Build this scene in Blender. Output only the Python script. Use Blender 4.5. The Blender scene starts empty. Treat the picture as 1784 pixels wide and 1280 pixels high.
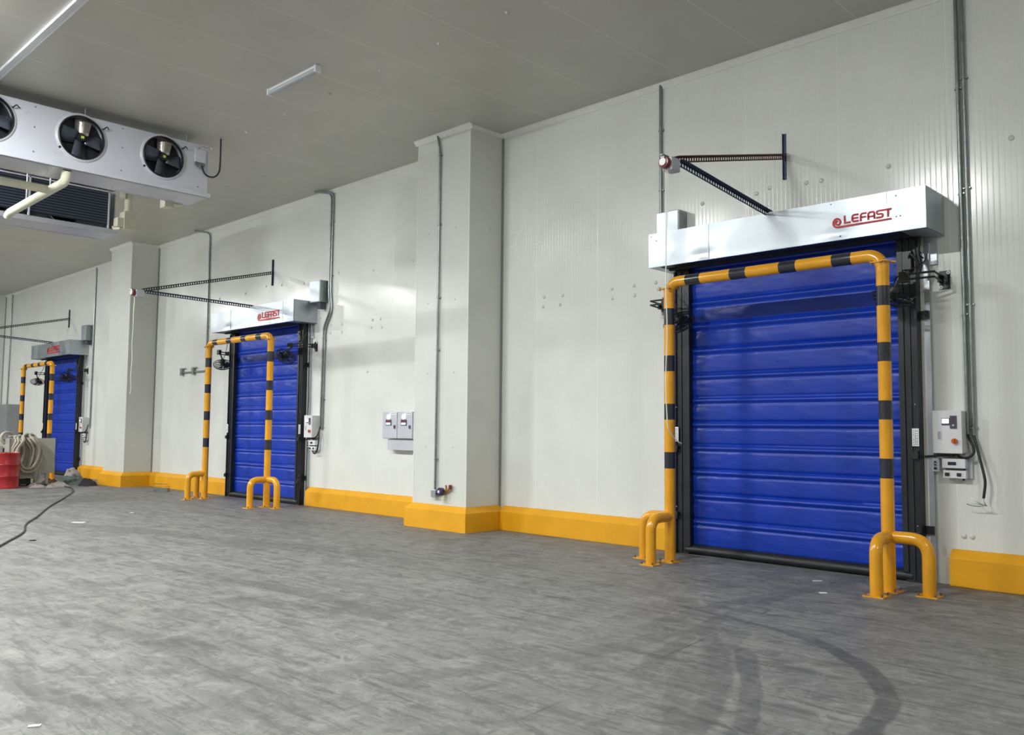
import bpy, math, random
from mathutils import Vector, Matrix, noise
S = bpy.context.scene
COL = S.collection
PI = math.pi
random.seed(4)

# ------------------------------------------------------------------ camera
PITCH, ROLL, YAW = .0704, .0091, .7717
cam = bpy.data.cameras.new('camera'); camo = bpy.data.objects.new('camera', cam); COL.objects.link(camo)
cam.sensor_fit = 'HORIZONTAL'; cam.sensor_width = 36; cam.lens = 36 * 1505.98 / 1784
cam.clip_start = .05; cam.clip_end = 200
_F0 = Vector((-math.sin(YAW), math.cos(YAW), 0)); _R0 = Vector((math.cos(YAW), math.sin(YAW), 0)); _U0 = Vector((0, 0, 1))
_F = _F0 * math.cos(PITCH) + _U0 * math.sin(PITCH); _U = _U0 * math.cos(PITCH) - _F0 * math.sin(PITCH)
_R = _R0 * math.cos(ROLL) + _U * math.sin(ROLL); _U = _U * math.cos(ROLL) - _R0 * math.sin(ROLL)
camo.matrix_world = Matrix(((_R.x, _U.x, -_F.x, 0), (_R.y, _U.y, -_F.y, -9.879), (_R.z, _U.z, -_F.z, 1.6), (0, 0, 0, 1)))
S.camera = camo

# ------------------------------------------------------------------ world, view, lamps
w = bpy.data.worlds.new('hall_air'); S.world = w; w.use_nodes = True
w.node_tree.nodes['Background'].inputs[0].default_value = (.80, .86, .90, 1)
w.node_tree.nodes['Background'].inputs[1].default_value = .05
S.view_settings.view_transform = 'Standard'; S.view_settings.look = 'None'
S.view_settings.exposure = 1.36; S.view_settings.gamma = 1; S.view_settings.use_curve_mapping = False

LAMP_Y = -8.2
LAMP_GLOW = 140
LAMP_X = [3.4, -5.6, -11.2, -16.8, -22.4, -28, -33.6]      # batten row lighting the hall; rightmost added as unseen fill (tubes are built further down)
for lx in LAMP_X:
    L = bpy.data.lights.new('batten_light', 'AREA'); L.shape = 'RECTANGLE'; L.size = 1.15; L.size_y = .09
    L.energy = 70 if lx > 0 else 150 if lx > -12 else 195; L.color = (.985, 1, .985)
    lo = bpy.data.objects.new('batten_light', L); COL.objects.link(lo); lo.location = (lx, LAMP_Y, 6.318)

# ------------------------------------------------------------------ node helpers
def srgb(r, g, b):
    f = lambda c: (c / 255 / 12.92) if c / 255 <= .04045 else ((c / 255 + .055) / 1.055) ** 2.4
    return (f(r), f(g), f(b), 1)

class NT:
    def __init__(s, name):
        s.m = bpy.data.materials.new(name); s.m.use_nodes = True
        s.t = s.m.node_tree; s.b = s.t.nodes['Principled BSDF']
    def n(s, typ, **k):
        n = s.t.nodes.new(typ)
        for a, v in k.items(): setattr(n, a, v)
        return n
    def lk(s, a, b): s.t.links.new(a, b)
    def put(s, sock, v):
        if isinstance(v, bpy.types.NodeSocket): s.lk(v, sock)
        else: sock.default_value = v
    def ma(s, op, a, b=0.0, c=None, clamp=False):
        n = s.n('ShaderNodeMath', operation=op, use_clamp=clamp); s.put(n.inputs[0], a); s.put(n.inputs[1], b)
        if c is not None: s.put(n.inputs[2], c)
        return n.outputs[0]
    def obj(s): return s.n('ShaderNodeTexCoord').outputs['Object']
    def geo(s): return s.n('ShaderNodeNewGeometry').outputs['Position']
    def noise(s, vec, scale, detail=4, rough=.55, mapscale=None, dist=0.0):
        if mapscale:
            mp = s.n('ShaderNodeMapping'); mp.inputs['Scale'].default_value = mapscale; s.lk(vec, mp.inputs[0]); vec = mp.outputs[0]
        n = s.n('ShaderNodeTexNoise'); s.lk(vec, n.inputs['Vector'])
        n.inputs['Scale'].default_value = scale; n.inputs['Detail'].default_value = detail
        n.inputs['Roughness'].default_value = rough; n.inputs['Distortion'].default_value = dist
        return n.outputs['Fac']
    def rng(s, v, a, b, c=0.0, d=1.0, smooth=False):
        n = s.n('ShaderNodeMapRange'); n.clamp = True
        if smooth: n.interpolation_type = 'SMOOTHSTEP'
        s.put(n.inputs['Value'], v)
        for i, x in zip(('From Min', 'From Max', 'To Min', 'To Max'), (a, b, c, d)): s.put(n.inputs[i], x)
        return n.outputs['Result']
    def mix(s, f, a, b):
        n = s.n('ShaderNodeMix', data_type='RGBA'); s.put(n.inputs[0], f); s.put(n.inputs[6], a); s.put(n.inputs[7], b)
        return n.outputs[2]
    def bump(s, h, strength=.3, dist=.01, normal=None):
        n = s.n('ShaderNodeBump'); n.inputs['Strength'].default_value = strength; n.inputs['Distance'].default_value = dist
        s.lk(h, n.inputs['Height'])
        if normal is not None: s.lk(normal, n.inputs['Normal'])
        return n.outputs[0]
    def set(s, **k):
        for a, v in k.items(): s.put(s.b.inputs[a.replace('_', ' ')], v)
        return s.m

def plain(name, col, rough=.5, metal=0.0, var=.06, scale=6, bump=0.0, bscale=60, spec=.5):
    t = NT(name); o = t.obj(); nz = t.noise(o, scale, 4)
    c2 = tuple(c * (1 - var * 2) for c in col[:3]) + (1,); c1 = tuple(min(1, c * (1 + var)) for c in col[:3]) + (1,)
    t.set(Base_Color=t.mix(t.rng(nz, .3, .7), c2, c1), Roughness=t.rng(nz, .3, .7, rough * .85, min(1, rough * 1.15)), Metallic=metal)
    t.put(t.b.inputs['Specular IOR Level'], spec)
    if bump: t.set(Normal=t.bump(t.noise(o, bscale, 3), bump, .004))
    return t.m

M = {}
def panel_mat(name, col, rough, axis, pitch=1.21, off=-3.036, ribs=True, jl=1.05):
    """insulated sandwich panel: shallow pressed ribs and an upright joint every 1.21 m"""
    t = NT(name); p = t.geo(); sep = t.n('ShaderNodeSeparateXYZ'); t.lk(p, sep.inputs[0])
    u = sep.outputs[axis]
    fr = t.ma('FRACT', t.ma('DIVIDE', t.ma('SUBTRACT', u, off), pitch))
    d = t.ma('MULTIPLY', t.ma('MINIMUM', fr, t.ma('SUBTRACT', 1.0, fr)), pitch)       # metres to the joint
    seam = t.rng(d, .003, .008, 1, 0)
    nz = t.noise(p, 1.3, 4); n2 = t.noise(p, .35, 2)
    dark = tuple(c * .93 for c in col[:3]) + (1,)
    lite = tuple(min(1, c * 1.05) for c in col[:3]) + (1,)
    base = t.mix(t.rng(nz, .35, .65), dark, col)
    base = t.mix(t.rng(n2, .4, .6, 0, .25), base, tuple(c * .93 for c in col[:3]) + (1,))
    base = t.mix(seam, base, tuple(min(1, c * jl) for c in col[:3]) + (1,))  # joint drawn paler, its glare put into the colour
    t.set(Base_Color=base, Roughness=rough)
    h = t.ma('MULTIPLY', t.noise(p, .9, 2), .6)
    rib = t.ma('ABSOLUTE', t.ma('SUBTRACT', t.ma('FRACT', t.ma('DIVIDE', u, .0565)), .5))
    groove = t.rng(rib, .40, .5, 0, 1, True)
    if ribs: h = t.ma('SUBTRACT', h, t.ma('MULTIPLY', groove, .15))
    h = t.ma('SUBTRACT', h, t.ma('MULTIPLY', t.rng(d, .002, .010, 1, 0, True), .2))
    t.set(Normal=t.bump(h, .55, .012))
    t.put(t.b.inputs['Specular IOR Level'], .5)
    return t.m

M['wall'] = panel_mat('white_wall_panel', srgb(230, 232, 227), .19, 0)
M['column'] = panel_mat('white_column_panel', srgb(216, 218, 213), .34, 0, off=-10.934 + .55, pitch=2.42)
M['ceil'] = panel_mat('ceiling_panel', srgb(198, 198, 188), .42, 0, off=-3.97, pitch=1.2, ribs=False, jl=1.25)
M['white_trim'] = plain('white_trim', srgb(232, 233, 228), .35, var=.03)
M['grey_edge'] = plain('sealant_grey', srgb(150, 152, 148), .5)
M['stud'] = plain('white_plastic_cap', srgb(205, 206, 200), .35)
M['dimple'] = plain('grey_rivet', srgb(212, 214, 208), .3)
M['black'] = plain('black_powder_coat', srgb(30, 33, 40), .38, var=.15, bump=.1)
M['rubber'] = plain('black_rubber', srgb(26, 27, 32), .5, var=.15, bump=.3, bscale=15)
M['blackplastic'] = plain('black_plastic', srgb(32, 33, 36), .4, var=.1)
M['cable'] = plain('black_cable', srgb(34, 36, 38), .45)
M['galv'] = plain('galvanized_steel', srgb(184, 191, 198), .40, .8, .03, 3)
M['conduit'] = plain('galvanized_conduit', srgb(150, 158, 158), .35, .9, .1, 12)
M['steel'] = plain('bolt_steel', srgb(150, 135, 110), .4, .8)
M['yellow'] = plain('yellow_gloss_paint', srgb(232, 164, 34), .22, var=.05, scale=4, spec=.6)
M['bandblack'] = plain('black_gloss_paint', srgb(44, 46, 54), .22, var=.08, spec=.6)
M['enclosure'] = plain('light_grey_enclosure', srgb(222, 222, 226), .4, var=.02)
M['cabinetgrey'] = plain('grey_enclosure', srgb(196, 198, 208), .4, var=.03)
M['darkgrey'] = plain('dark_grey_plastic', srgb(78, 76, 92), .4)
M['navy'] = plain('navy_window', srgb(28, 36, 66), .2)
M['orange'] = plain('orange_knob', srgb(196, 96, 34), .4)
M['red'] = plain('red_logo', srgb(200, 34, 42), .5, var=.02)
M['redbrown'] = plain('red_primer_angle', srgb(88, 44, 42), .5, .2)
M['bluesteel'] = plain('blue_grey_angle', srgb(70, 84, 108), .42, .5)
M['white'] = plain('white_paint', srgb(225, 227, 232), .32, var=.03)
M['coolwhite'] = plain('white_cooler_casing', srgb(196, 198, 208), .30, var=.02, scale=2)
M['cream'] = plain('cream_insulation', srgb(216, 214, 192), .5, var=.05)
M['blade'] = plain('dark_fan_blade', srgb(74, 80, 92), .3, .3, var=.1)
M['foilblade'] = plain('worn_metal_blade', srgb(200, 192, 184), .25, .9, var=.3, scale=3, bump=.5, bscale=10)
M['maroon'] = plain('dark_red_plastic', srgb(120, 40, 50), .35)
M['brass'] = plain('brass', srgb(200, 150, 70), .3, .9)
M['violet'] = plain('dark_violet_plastic', srgb(66, 44, 92), .35)
M['drumred'] = plain('red_drum_paint', srgb(172, 36, 44), .38, var=.12)
M['tarp'] = plain('grey_cloth', srgb(150, 150, 142), .8, var=.12, scale=5, bump=.5, bscale=12)
M['board'] = plain('grey_board', srgb(178, 180, 172), .6, var=.05)
M['hose'] = plain('grey_hose', srgb(168, 162, 148), .6, var=.12)
M['greentarp'] = plain('green_grey_tarp', srgb(84, 96, 90), .8, var=.2, bump=.5, bscale=10)
M['rag'] = plain('pale_rag', srgb(160, 152, 148), .85, var=.15, bump=.5, bscale=10)
M['darkrag'] = plain('dark_rag', srgb(46, 44, 52), .8, var=.2, bump=.5, bscale=10)
M['brownrag'] = plain('brown_rag', srgb(120, 84, 62), .8, var=.2, bump=.5, bscale=10)
M['oldgrey'] = plain('aged_grey_enclosure', srgb(138, 141, 142), .5)
M['paper'] = plain('white_paper', srgb(236, 236, 236), .7, var=.02)
M['print'] = plain('grey_print', srgb(110, 110, 112), .6)
M['cord'] = plain('white_cord', srgb(230, 230, 222), .5)

t = NT('lit_display'); t.set(Base_Color=(.9, .93, 1, 1), Roughness=.3)
t.b.inputs['Emission Color'].default_value = (.86, .9, 1, 1); t.b.inputs['Emission Strength'].default_value = .45; M['lcd'] = t.m
t = NT('green_sticker'); t.set(Base_Color=srgb(190, 215, 90), Roughness=.4); M['green'] = t.m
t = NT('clear_diffuser'); t.set(Base_Color=srgb(170, 175, 182), Roughness=.25); M['diffuser'] = t.m
t = NT('lamp_glow'); t.set(Base_Color=(1, 1, 1, 1)); t.b.inputs['Emission Color'].default_value = (.985, 1, .985, 1)
t.b.inputs['Emission Strength'].default_value = LAMP_GLOW; M['glow'] = t.m

# curtain fabric
t = NT('blue_pvc_fabric'); o = t.obj(); nz = t.noise(o, 1.2, 4); fine = t.noise(o, 14, 3, .5, (1, 1, 3))
t.set(Base_Color=t.mix(t.rng(nz, .3, .7), srgb(0, 48, 156), srgb(1, 56, 180)), Roughness=t.rng(fine, .3, .7, .34, .5),
      Normal=t.bump(fine, .12, .01)); t.put(t.b.inputs['Specular IOR Level'], .5); M['curtain'] = t.m

# yellow kerb paint, slightly uneven
t = NT('yellow_kerb_paint'); p = t.geo(); nz = t.noise(p, 2.2, 5)
t.set(Base_Color=t.mix(t.rng(nz, .3, .72), srgb(222, 158, 10), srgb(236, 170, 18)), Roughness=.55, Normal=t.bump(t.noise(p, 3, 3), .25, .01)); M['kerb'] = t.m

# coil fins
t = NT('coil_fins'); p = t.obj(); sp = t.n('ShaderNodeSeparateXYZ'); t.lk(p, sp.inputs[0])
fr = t.ma('ABSOLUTE', t.ma('SUBTRACT', t.ma('FRACT', t.ma('DIVIDE', sp.outputs[2], .052)), .5))
t.set(Base_Color=t.mix(t.rng(fr, .18, .34), srgb(38, 46, 62), srgb(84, 94, 110)), Roughness=.45, Metallic=.3, Normal=t.bump(fr, .6, .01)); M['coil'] = t.m

# concrete floor with tyre marks
def circle3(a, b, c):
    ax, ay = a; bx, by = b; cx, cy = c
    d = 2 * (ax * (by - cy) + bx * (cy - ay) + cx * (ay - by))
    ux = ((ax * ax + ay * ay) * (by - cy) + (bx * bx + by * by) * (cy - ay) + (cx * cx + cy * cy) * (ay - by)) / d
    uy = ((ax * ax + ay * ay) * (cx - bx) + (bx * bx + by * by) * (ax - cx) + (cx * cx + cy * cy) * (bx - ax)) / d
    return ux, uy, math.hypot(ax - ux, ay - uy)
TRACKS = [  # three points of the arc, half width, strength, tread
    ((-3.30, -3.30), (-2.30, -4.10), (-1.92, -5.35), .075, .85, 0),
    ((-4.45, -3.05), (-3.85, -3.17), (-3.20, -3.36), .045, .75, 0),
    ((-3.91, -3.62), (-3.03, -4.82), (-2.57, -5.95), .09, .62, 1),
    ((-3.30, -4.05), (-2.75, -4.90), (-2.37, -5.75), .075, .68, 1),
    ((-3.35, -5.35), (-4.00, -2.71), (-3.98, -.52), .08, .4, 0),
    ((-4.13, -4.27), (-4.20, -2.36), (-3.93, -1.21), .10, .35, 0),
    ((-8.79, -5.46), (-7.04, -5.19), (-5.79, -5.29), .13, .5, 0),
    ((-7.62, -5.81), (-6.56, -5.50), (-6.02, -5.04), .12, .5, 1),
    ((-8.77, -7.42), (-6.96, -7.12), (-5.67, -6.75), .14, .4, 1),
    ((-6.84, -6.99), (-5.16, -7.03), (-4.23, -7.04), .13, .4, 1),
    ((-4.45, -6.29), (-4.09, -5.32), (-3.93, -3.92), .12, .4, 0),
    ((-16.2, -5.22), (-12.59, -4.11), (-9.61, -3.49), .2, .4, 0),
    ((-14.2, -5.02), (-10.59, -3.5), (-7.61, -3.2), .16, .35, 0),
    ((-2.62, -5.91), (-3.07, -5.04), (-3.58, -3.56), .1, .35, 1),
    ((-6.35, -7.98), (-5.55, -8.02), (-5.07, -7.75), .1, .5, 1),
    ((-2.45, -6.1), (-2.95, -5.42), (-3.3, -4.71), .09, .45, 1),
]
t = NT('stained_concrete'); p = t.geo()
sp = t.n('ShaderNodeSeparateXYZ'); t.lk(p, sp.inputs[0])
flat = t.n('ShaderNodeCombineXYZ'); t.lk(sp.outputs[0], flat.inputs[0]); t.lk(sp.outputs[1], flat.inputs[1]); P2 = flat.outputs[0]
big = t.noise(p, .35, 5, .6); mid = t.noise(p, 1.6, 6, .65, None, .6); fin = t.noise(p, 14, 5, .7)
rot = t.n('ShaderNodeMapping'); rot.inputs['Rotation'].default_value = (0, 0, -.62); rot.inputs['Scale'].default_value = (.35, 2.6, 1); t.lk(p, rot.inputs[0])
stk = t.noise(rot.outputs[0], 1.5, 7, .68, None, .3)
rot2 = t.n('ShaderNodeMapping'); rot2.inputs['Rotation'].default_value = (0, 0, -1.15); rot2.inputs['Scale'].default_value = (.4, 3.4, 1); t.lk(p, rot2.inputs[0])
stk2 = t.noise(rot2.outputs[0], 2.2, 7, .7, None, .4)
base = t.mix(t.rng(mid, .3, .7), srgb(114, 114, 113), srgb(142, 142, 140))
base = t.mix(t.rng(big, .35, .65, 0, .35), base, srgb(120, 119, 115))
base = t.mix(t.rng(stk, .50, .66, 0, .55), base, srgb(86, 86, 86))
base = t.mix(t.rng(stk2, .56, .70, 0, .5), base, srgb(86, 85, 85))
base = t.mix(t.rng(stk2, .30, .42, .45, 0), base, srgb(156, 155, 152))
f2 = t.noise(rot.outputs[0], 5, 8, .8, None, .6); f3 = t.noise(p, 4.5, 9, .8, None, .9)
base = t.mix(t.rng(f2, .50, .59, 0, .7), base, srgb(82, 81, 80)); base = t.mix(t.rng(f3, .53, .61, 0, .62), base, srgb(84, 83, 82))
base = t.mix(t.rng(f3, .38, .47, .5, 0), base, srgb(160, 159, 156))
base = t.mix(t.rng(fin, .35, .65, .28, 0), base, srgb(84, 83, 82))
marks = None
wob = t.ma('MULTIPLY', t.ma('SUBTRACT', t.noise(p, 2.5, 3), .5), .12)
for a, b, c, hw, st, tread in TRACKS:
    cx, cy, R = circle3(a, b, c); mx, my = (a[0] + c[0]) / 2, (a[1] + c[1]) / 2; Lh = math.hypot(a[0] - c[0], a[1] - c[1]) / 2 + .15
    vd = t.n('ShaderNodeVectorMath', operation='DISTANCE'); t.lk(P2, vd.inputs[0]); vd.inputs[1].default_value = (cx, cy, 0)
    d = t.ma('ABSOLUTE', t.ma('ADD', t.ma('SUBTRACT', vd.outputs['Value'], R), wob))
    m1 = t.rng(d, hw * .75, hw * 1.15, st, 0, True)
    vm = t.n('ShaderNodeVectorMath', operation='DISTANCE'); t.lk(P2, vm.inputs[0]); vm.inputs[1].default_value = (mx, my, 0)
    m1 = t.ma('MULTIPLY', m1, t.rng(vm.outputs['Value'], Lh * .75, Lh, 1, 0, True))
    if tread:
        sg = t.ma('PINGPONG', t.ma('ADD', sp.outputs[1], t.ma('MULTIPLY', sp.outputs[0], .3)), .06)
        m1 = t.ma('MULTIPLY', m1, t.rng(sg, .008, .018, .72, 1))
    marks = m1 if marks is None else t.ma('MAXIMUM', marks, m1)
marks = t.ma('MULTIPLY', marks, t.rng(t.noise(p, 5, 5, .7), .3, .62, .35, 1))
base = t.mix(marks, base, srgb(72, 72, 74))
# saw-cut joint
jx = t.ma('ADD', -3.42, t.ma('MULTIPLY', t.ma('ADD', sp.outputs[1], 5.9), -.121))
jd = t.ma('ABSOLUTE', t.ma('SUBTRACT', sp.outputs[0], jx))
jm = t.ma('MULTIPLY', t.rng(jd, .006, .016, .6, 0), t.rng(t.noise(p, 3, 2), .45, .6))
base = t.mix(jm, base, srgb(62, 62, 61))
# broad blotchy darker patch towards the far door
vs = t.n('ShaderNodeVectorMath', operation='DISTANCE'); t.lk(P2, vs.inputs[0]); vs.inputs[1].default_value = (-20.5, -3.6, 0)
sp2 = t.ma('MULTIPLY', t.rng(vs.outputs['Value'], 1.2, 3.6, 1, 0, True), t.rng(t.noise(p, .9, 4), .42, .6))
base = t.mix(t.ma('MULTIPLY', sp2, .45), base, srgb(78, 78, 75))
t.set(Base_Color=base, Roughness=t.rng(mid, .3, .7, .48, .7), Normal=t.bump(t.ma('ADD', t.ma('MULTIPLY', mid, .5), t.ma('MULTIPLY', fin, .3)), .25, .01))
t.put(t.b.inputs['Specular IOR Level'], .35)
M['floor'] = t.m

# ------------------------------------------------------------------ mesh builder
ORG = {}
def vec(p): return Vector(p)

class MB:
    def __init__(s): s.v = []; s.f = []; s.mi = []
    def add(s, vs, fs, mi=0):
        n = len(s.v); s.v += [tuple(x) for x in vs]
        for f in fs: s.f.append([i + n for i in f]); s.mi.append(mi)
        return s
    def box(s, x0, x1, y0, y1, z0, z1, mi=0):
        x0, x1 = sorted((x0, x1)); y0, y1 = sorted((y0, y1)); z0, z1 = sorted((z0, z1))
        vs = [(x, y, z) for z in (z0, z1) for y in (y0, y1) for x in (x0, x1)]
        return s.add(vs, [(0, 2, 3, 1), (4, 5, 7, 6), (0, 1, 5, 4), (2, 6, 7, 3), (0, 4, 6, 2), (1, 3, 7, 5)], mi)
    def obox(s, c, ax, ay, az, hx, hy, hz, mi=0):
        c = vec(c); ax, ay, az = vec(ax).normalized() * hx, vec(ay).normalized() * hy, vec(az).normalized() * hz
        vs = [c + ax * i + ay * j + az * k for k in (-1, 1) for j in (-1, 1) for i in (-1, 1)]
        return s.add(vs, [(0, 2, 3, 1), (4, 5, 7, 6), (0, 1, 5, 4), (2, 6, 7, 3), (0, 4, 6, 2), (1, 3, 7, 5)], mi)
    def tube(s, pts, r, n=12, cap=True, mi=None, closed=False, mat_of=None):
        pts = [vec(p) for p in pts]; N = len(pts)
        rs = r if isinstance(r, (list, tuple)) else [r] * N
        def tan(i):
            if closed: return (pts[(i + 1) % N] - pts[i - 1]).normalized()
            a = pts[max(i - 1, 0)]; b = pts[min(i + 1, N - 1)]
            if 0 < i < N - 1:
                return ((pts[i] - a).normalized() + (b - pts[i]).normalized()).normalized()
            return (b - a).normalized()
        T = tan(0); up = Vector((0, 0, 1)) if abs(T.z) < .9 else Vector((1, 0, 0))
        A = T.cross(up).normalized(); base = len(s.v)
        for i in range(N):
            T = tan(i); A = (A - T * A.dot(T)).normalized(); B = T.cross(A)
            for k in range(n):
                q = 2 * PI * k / n; s.v.append(tuple(pts[i] + (A * math.cos(q) + B * math.sin(q)) * rs[i]))
        for i in range(N if closed else N - 1):
            j = (i + 1) % N; m = (mat_of(i) if mat_of else (mi or 0))
            for k in range(n):
                k2 = (k + 1) % n
                s.f.append([base + i * n + k, base + i * n + k2, base + j * n + k2, base + j * n + k]); s.mi.append(m)
        if cap and not closed:
            s.f.append([base + k for k in range(n)][::-1]); s.mi.append(mat_of(0) if mat_of else (mi or 0))
            s.f.append([base + (N - 1) * n + k for k in range(n)]); s.mi.append(mat_of(N - 2) if mat_of else (mi or 0))
        return s
    def cyl(s, a, b, r, n=16, mi=0): return s.tube([a, b], r, n, True, mi)
    def lathe(s, prof, c, axis, n=32, mi=0, cap=False):
        c = vec(c); T = vec(axis).normalized(); up = Vector((0, 0, 1)) if abs(T.z) < .9 else Vector((1, 0, 0))
        A = T.cross(up).normalized(); B = T.cross(A); base = len(s.v)
        for rr, h in prof:
            for k in range(n):
                q = 2 * PI * k / n; s.v.append(tuple(c + T * h + (A * math.cos(q) + B * math.sin(q)) * rr))
        for i in range(len(prof) - 1):
            for k in range(n):
                k2 = (k + 1) % n
                s.f.append([base + i * n + k, base + i * n + k2, base + (i + 1) * n + k2, base + (i + 1) * n + k]); s.mi.append(mi)
        if cap:
            s.f.append([base + k for k in range(n)][::-1]); s.mi.append(mi)
            s.f.append([base + (len(prof) - 1) * n + k for k in range(n)]); s.mi.append(mi)
        return s
    def dome(s, c, axis, r, h=None, mi=0, n=12):
        h = r * .6 if h is None else h
        return s.lathe([(r, 0), (r * .92, h * .4), (r * .7, h * .75), (r * .35, h * .96), (.0005, h)], c, axis, n, mi)
    def prism(s, prof, x0, x1, mi=0):
        """profile in (y, z) swept along x"""
        n = len(prof); vs = [(x0, y, z) for y, z in prof] + [(x1, y, z) for y, z in prof]
        fs = [(i, (i + 1) % n, n + (i + 1) % n, n + i) for i in range(n)] + [tuple(range(n))[::-1], tuple(range(n, 2 * n))]
        return s.add(vs, fs, mi)
    def build(s, name, mats, parent=None, org=None, smooth=None, bevel=0, loc=None):
        if not isinstance(mats, (list, tuple)): mats = [mats]
        me = bpy.data.meshes.new(name)
        if parent is not None: o0 = ORG[parent.name]
        elif org is not None: o0 = vec(org)
        else:
            xs = [v[0] for v in s.v]; ys = [v[1] for v in s.v]; zs = [v[2] for v in s.v]
            o0 = Vector(((min(xs) + max(xs)) / 2, (min(ys) + max(ys)) / 2, min(zs)))
        me.from_pydata([tuple(vec(v) - o0) for v in s.v], [], s.f)
        for m in mats: me.materials.append(m)
        me.polygons.foreach_set('material_index', s.mi)
        import bmesh
        bm = bmesh.new(); bm.from_mesh(me); bmesh.ops.recalc_face_normals(bm, faces=bm.faces); bm.to_mesh(me); bm.free()
        if smooth:
            me.polygons.foreach_set('use_smooth', [True] * len(me.polygons)); me.set_sharp_from_angle(angle=math.radians(smooth))
        o = bpy.data.objects.new(name, me); COL.objects.link(o)
        if parent is not None: o.parent = parent
        else: o.location = o0
        ORG[o.name] = o0.copy()
        if bevel:
            b = o.modifiers.new('edge', 'BEVEL'); b.width = bevel; b.segments = 2; b.limit_method = 'ANGLE'
        return o

def tag(o, label=None, cat=None, group=None, kind=None):
    if label: o['label'] = label
    if cat: o['category'] = cat
    if group: o['group'] = group
    if kind: o['kind'] = kind
    return o
def thing(name, loc, label, cat, group=None, kind=None):
    o = bpy.data.objects.new(name, None); COL.objects.link(o); o.location = loc; o.empty_display_size = .2
    ORG[o.name] = vec(loc); return tag(o, label, cat, group, kind)
def copy_tree(o, d, parent=None):
    c = o.copy(); COL.objects.link(c)
    if parent is not None: c.parent = parent
    else: c.location = o.location + Vector(d)
    ORG[c.name] = ORG[o.name] + Vector(d)
    for ch in [x for x in COL.objects if x.parent == o]: copy_tree(ch, d, c)
    return c
def kids(o, stem): return [x for x in COL.objects if x.parent == o and x.name.split('.')[0] == stem]

def fillet(pts, r, n=6):
    pts = [vec(p) for p in pts]; out = [pts[0]]
    for i in range(1, len(pts) - 1):
        a, b, c = pts[i - 1], pts[i], pts[i + 1]; u = (a - b); v = (c - b)
        rr = min(r, u.length * .49, v.length * .49); p = b + u.normalized() * rr; q = b + v.normalized() * rr
        for k in range(n + 1):
            s = k / n; out.append(p * (1 - s) ** 2 + b * 2 * s * (1 - s) + q * s * s)
    out.append(pts[-1]); return out
def spline(pts, n=8):
    pts = [vec(p) for p in pts]; P = [pts[0]] + pts + [pts[-1]]; out = []
    for i in range(1, len(P) - 2):
        for k in range(n):
            s = k / n; a, b, c, d = P[i - 1], P[i], P[i + 1], P[i + 2]
            out.append(.5 * ((2 * b) + (c - a) * s + (2 * a - 5 * b + 4 * c - d) * s * s + (3 * b - a - 3 * c + d) * s ** 3))
    out.append(pts[-1]); return out

# ------------------------------------------------------------------ setting
H = 6.417
C1, C2, C3 = (-11.14, -9.86), (-24.24, -22.90), (-37.5, -36.22)
CP = .738
tag(MB().box(-48, 9, -18, .25, -.2, 0).build('floor', M['floor'], org=(0, 0, 0)), 'grey stained concrete floor with curved black tyre marks', 'floor', kind='structure')
ceil = tag(MB().box(-48, 9, -18, .25, H, H + .15).build('ceiling', M['ceil'], org=(0, 0, H)), 'grey-white insulated panel ceiling', 'ceiling', kind='structure')
wall = tag(MB().box(-48, 9, 0, .25, 0, H).build('wall_back', M['wall'], org=(0, 0, 0)), 'long white ribbed panel wall behind the three blue doors', 'wall', kind='structure')
tag(MB().box(-48.2, -48, -18, .25, 0, H).build('wall_left', M['wall'], org=(-48, 0, 0)), 'white end wall at the far left, behind the third pillar', 'wall', kind='structure')
tag(MB().box(9, 9.2, -18, .25, 0, H).build('wall_right', M['wall'], org=(9, 0, 0)), 'white panel wall closing the right end of the hall', 'wall', kind='structure')
tag(MB().box(-48, 9, -18.2, -18, 0, H).build('wall_front', M['wall'], org=(0, -18, 0)), 'white panel wall on the near side of the hall', 'wall', kind='structure')

COLZ = [1.30, 2.48, 3.64, 4.80, 5.97]
for i, ((a, b), lab) in enumerate(zip((C1, C2, C3), (
        'white panel-clad pillar with a full-height conduit between the first and second blue doors',
        'white panel-clad pillar between the second and the farthest blue door',
        'white panel-clad pillar at the left edge beyond the farthest door'))):
    m = MB().box(a, b, -CP, -.001, 0, H)
    c = m.build('column', M['column'], org=((a + b) / 2, 0, 0)); tag(c, lab, 'pillar', kind='structure')
    MB().box(b - .012, b + .004, -CP - .004, -CP + .012, .36, H - .03).box(a - .004, a + .012, -CP - .004, -CP + .012, .36, H - .03).build('corner_trim', M['white_trim'], c)
    MB().box(b, b + .012, -.03, -.002, .36, H).box(b, b + .03, -.012, -.002, .36, H).build('sealant_strip', M['grey_edge'], c)
    if i < 2:
        for z in COLZ:
            for x in (a + .31, b - .32): MB().dome((x, -CP, z), (0, -1, 0), .018, .010, n=10).build('rivet', M['dimple'], c, smooth=40)
            MB().dome((b, -.28, z), (1, 0, 0), .018, .010, n=10).build('rivet', M['dimple'], c, smooth=40)
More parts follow.
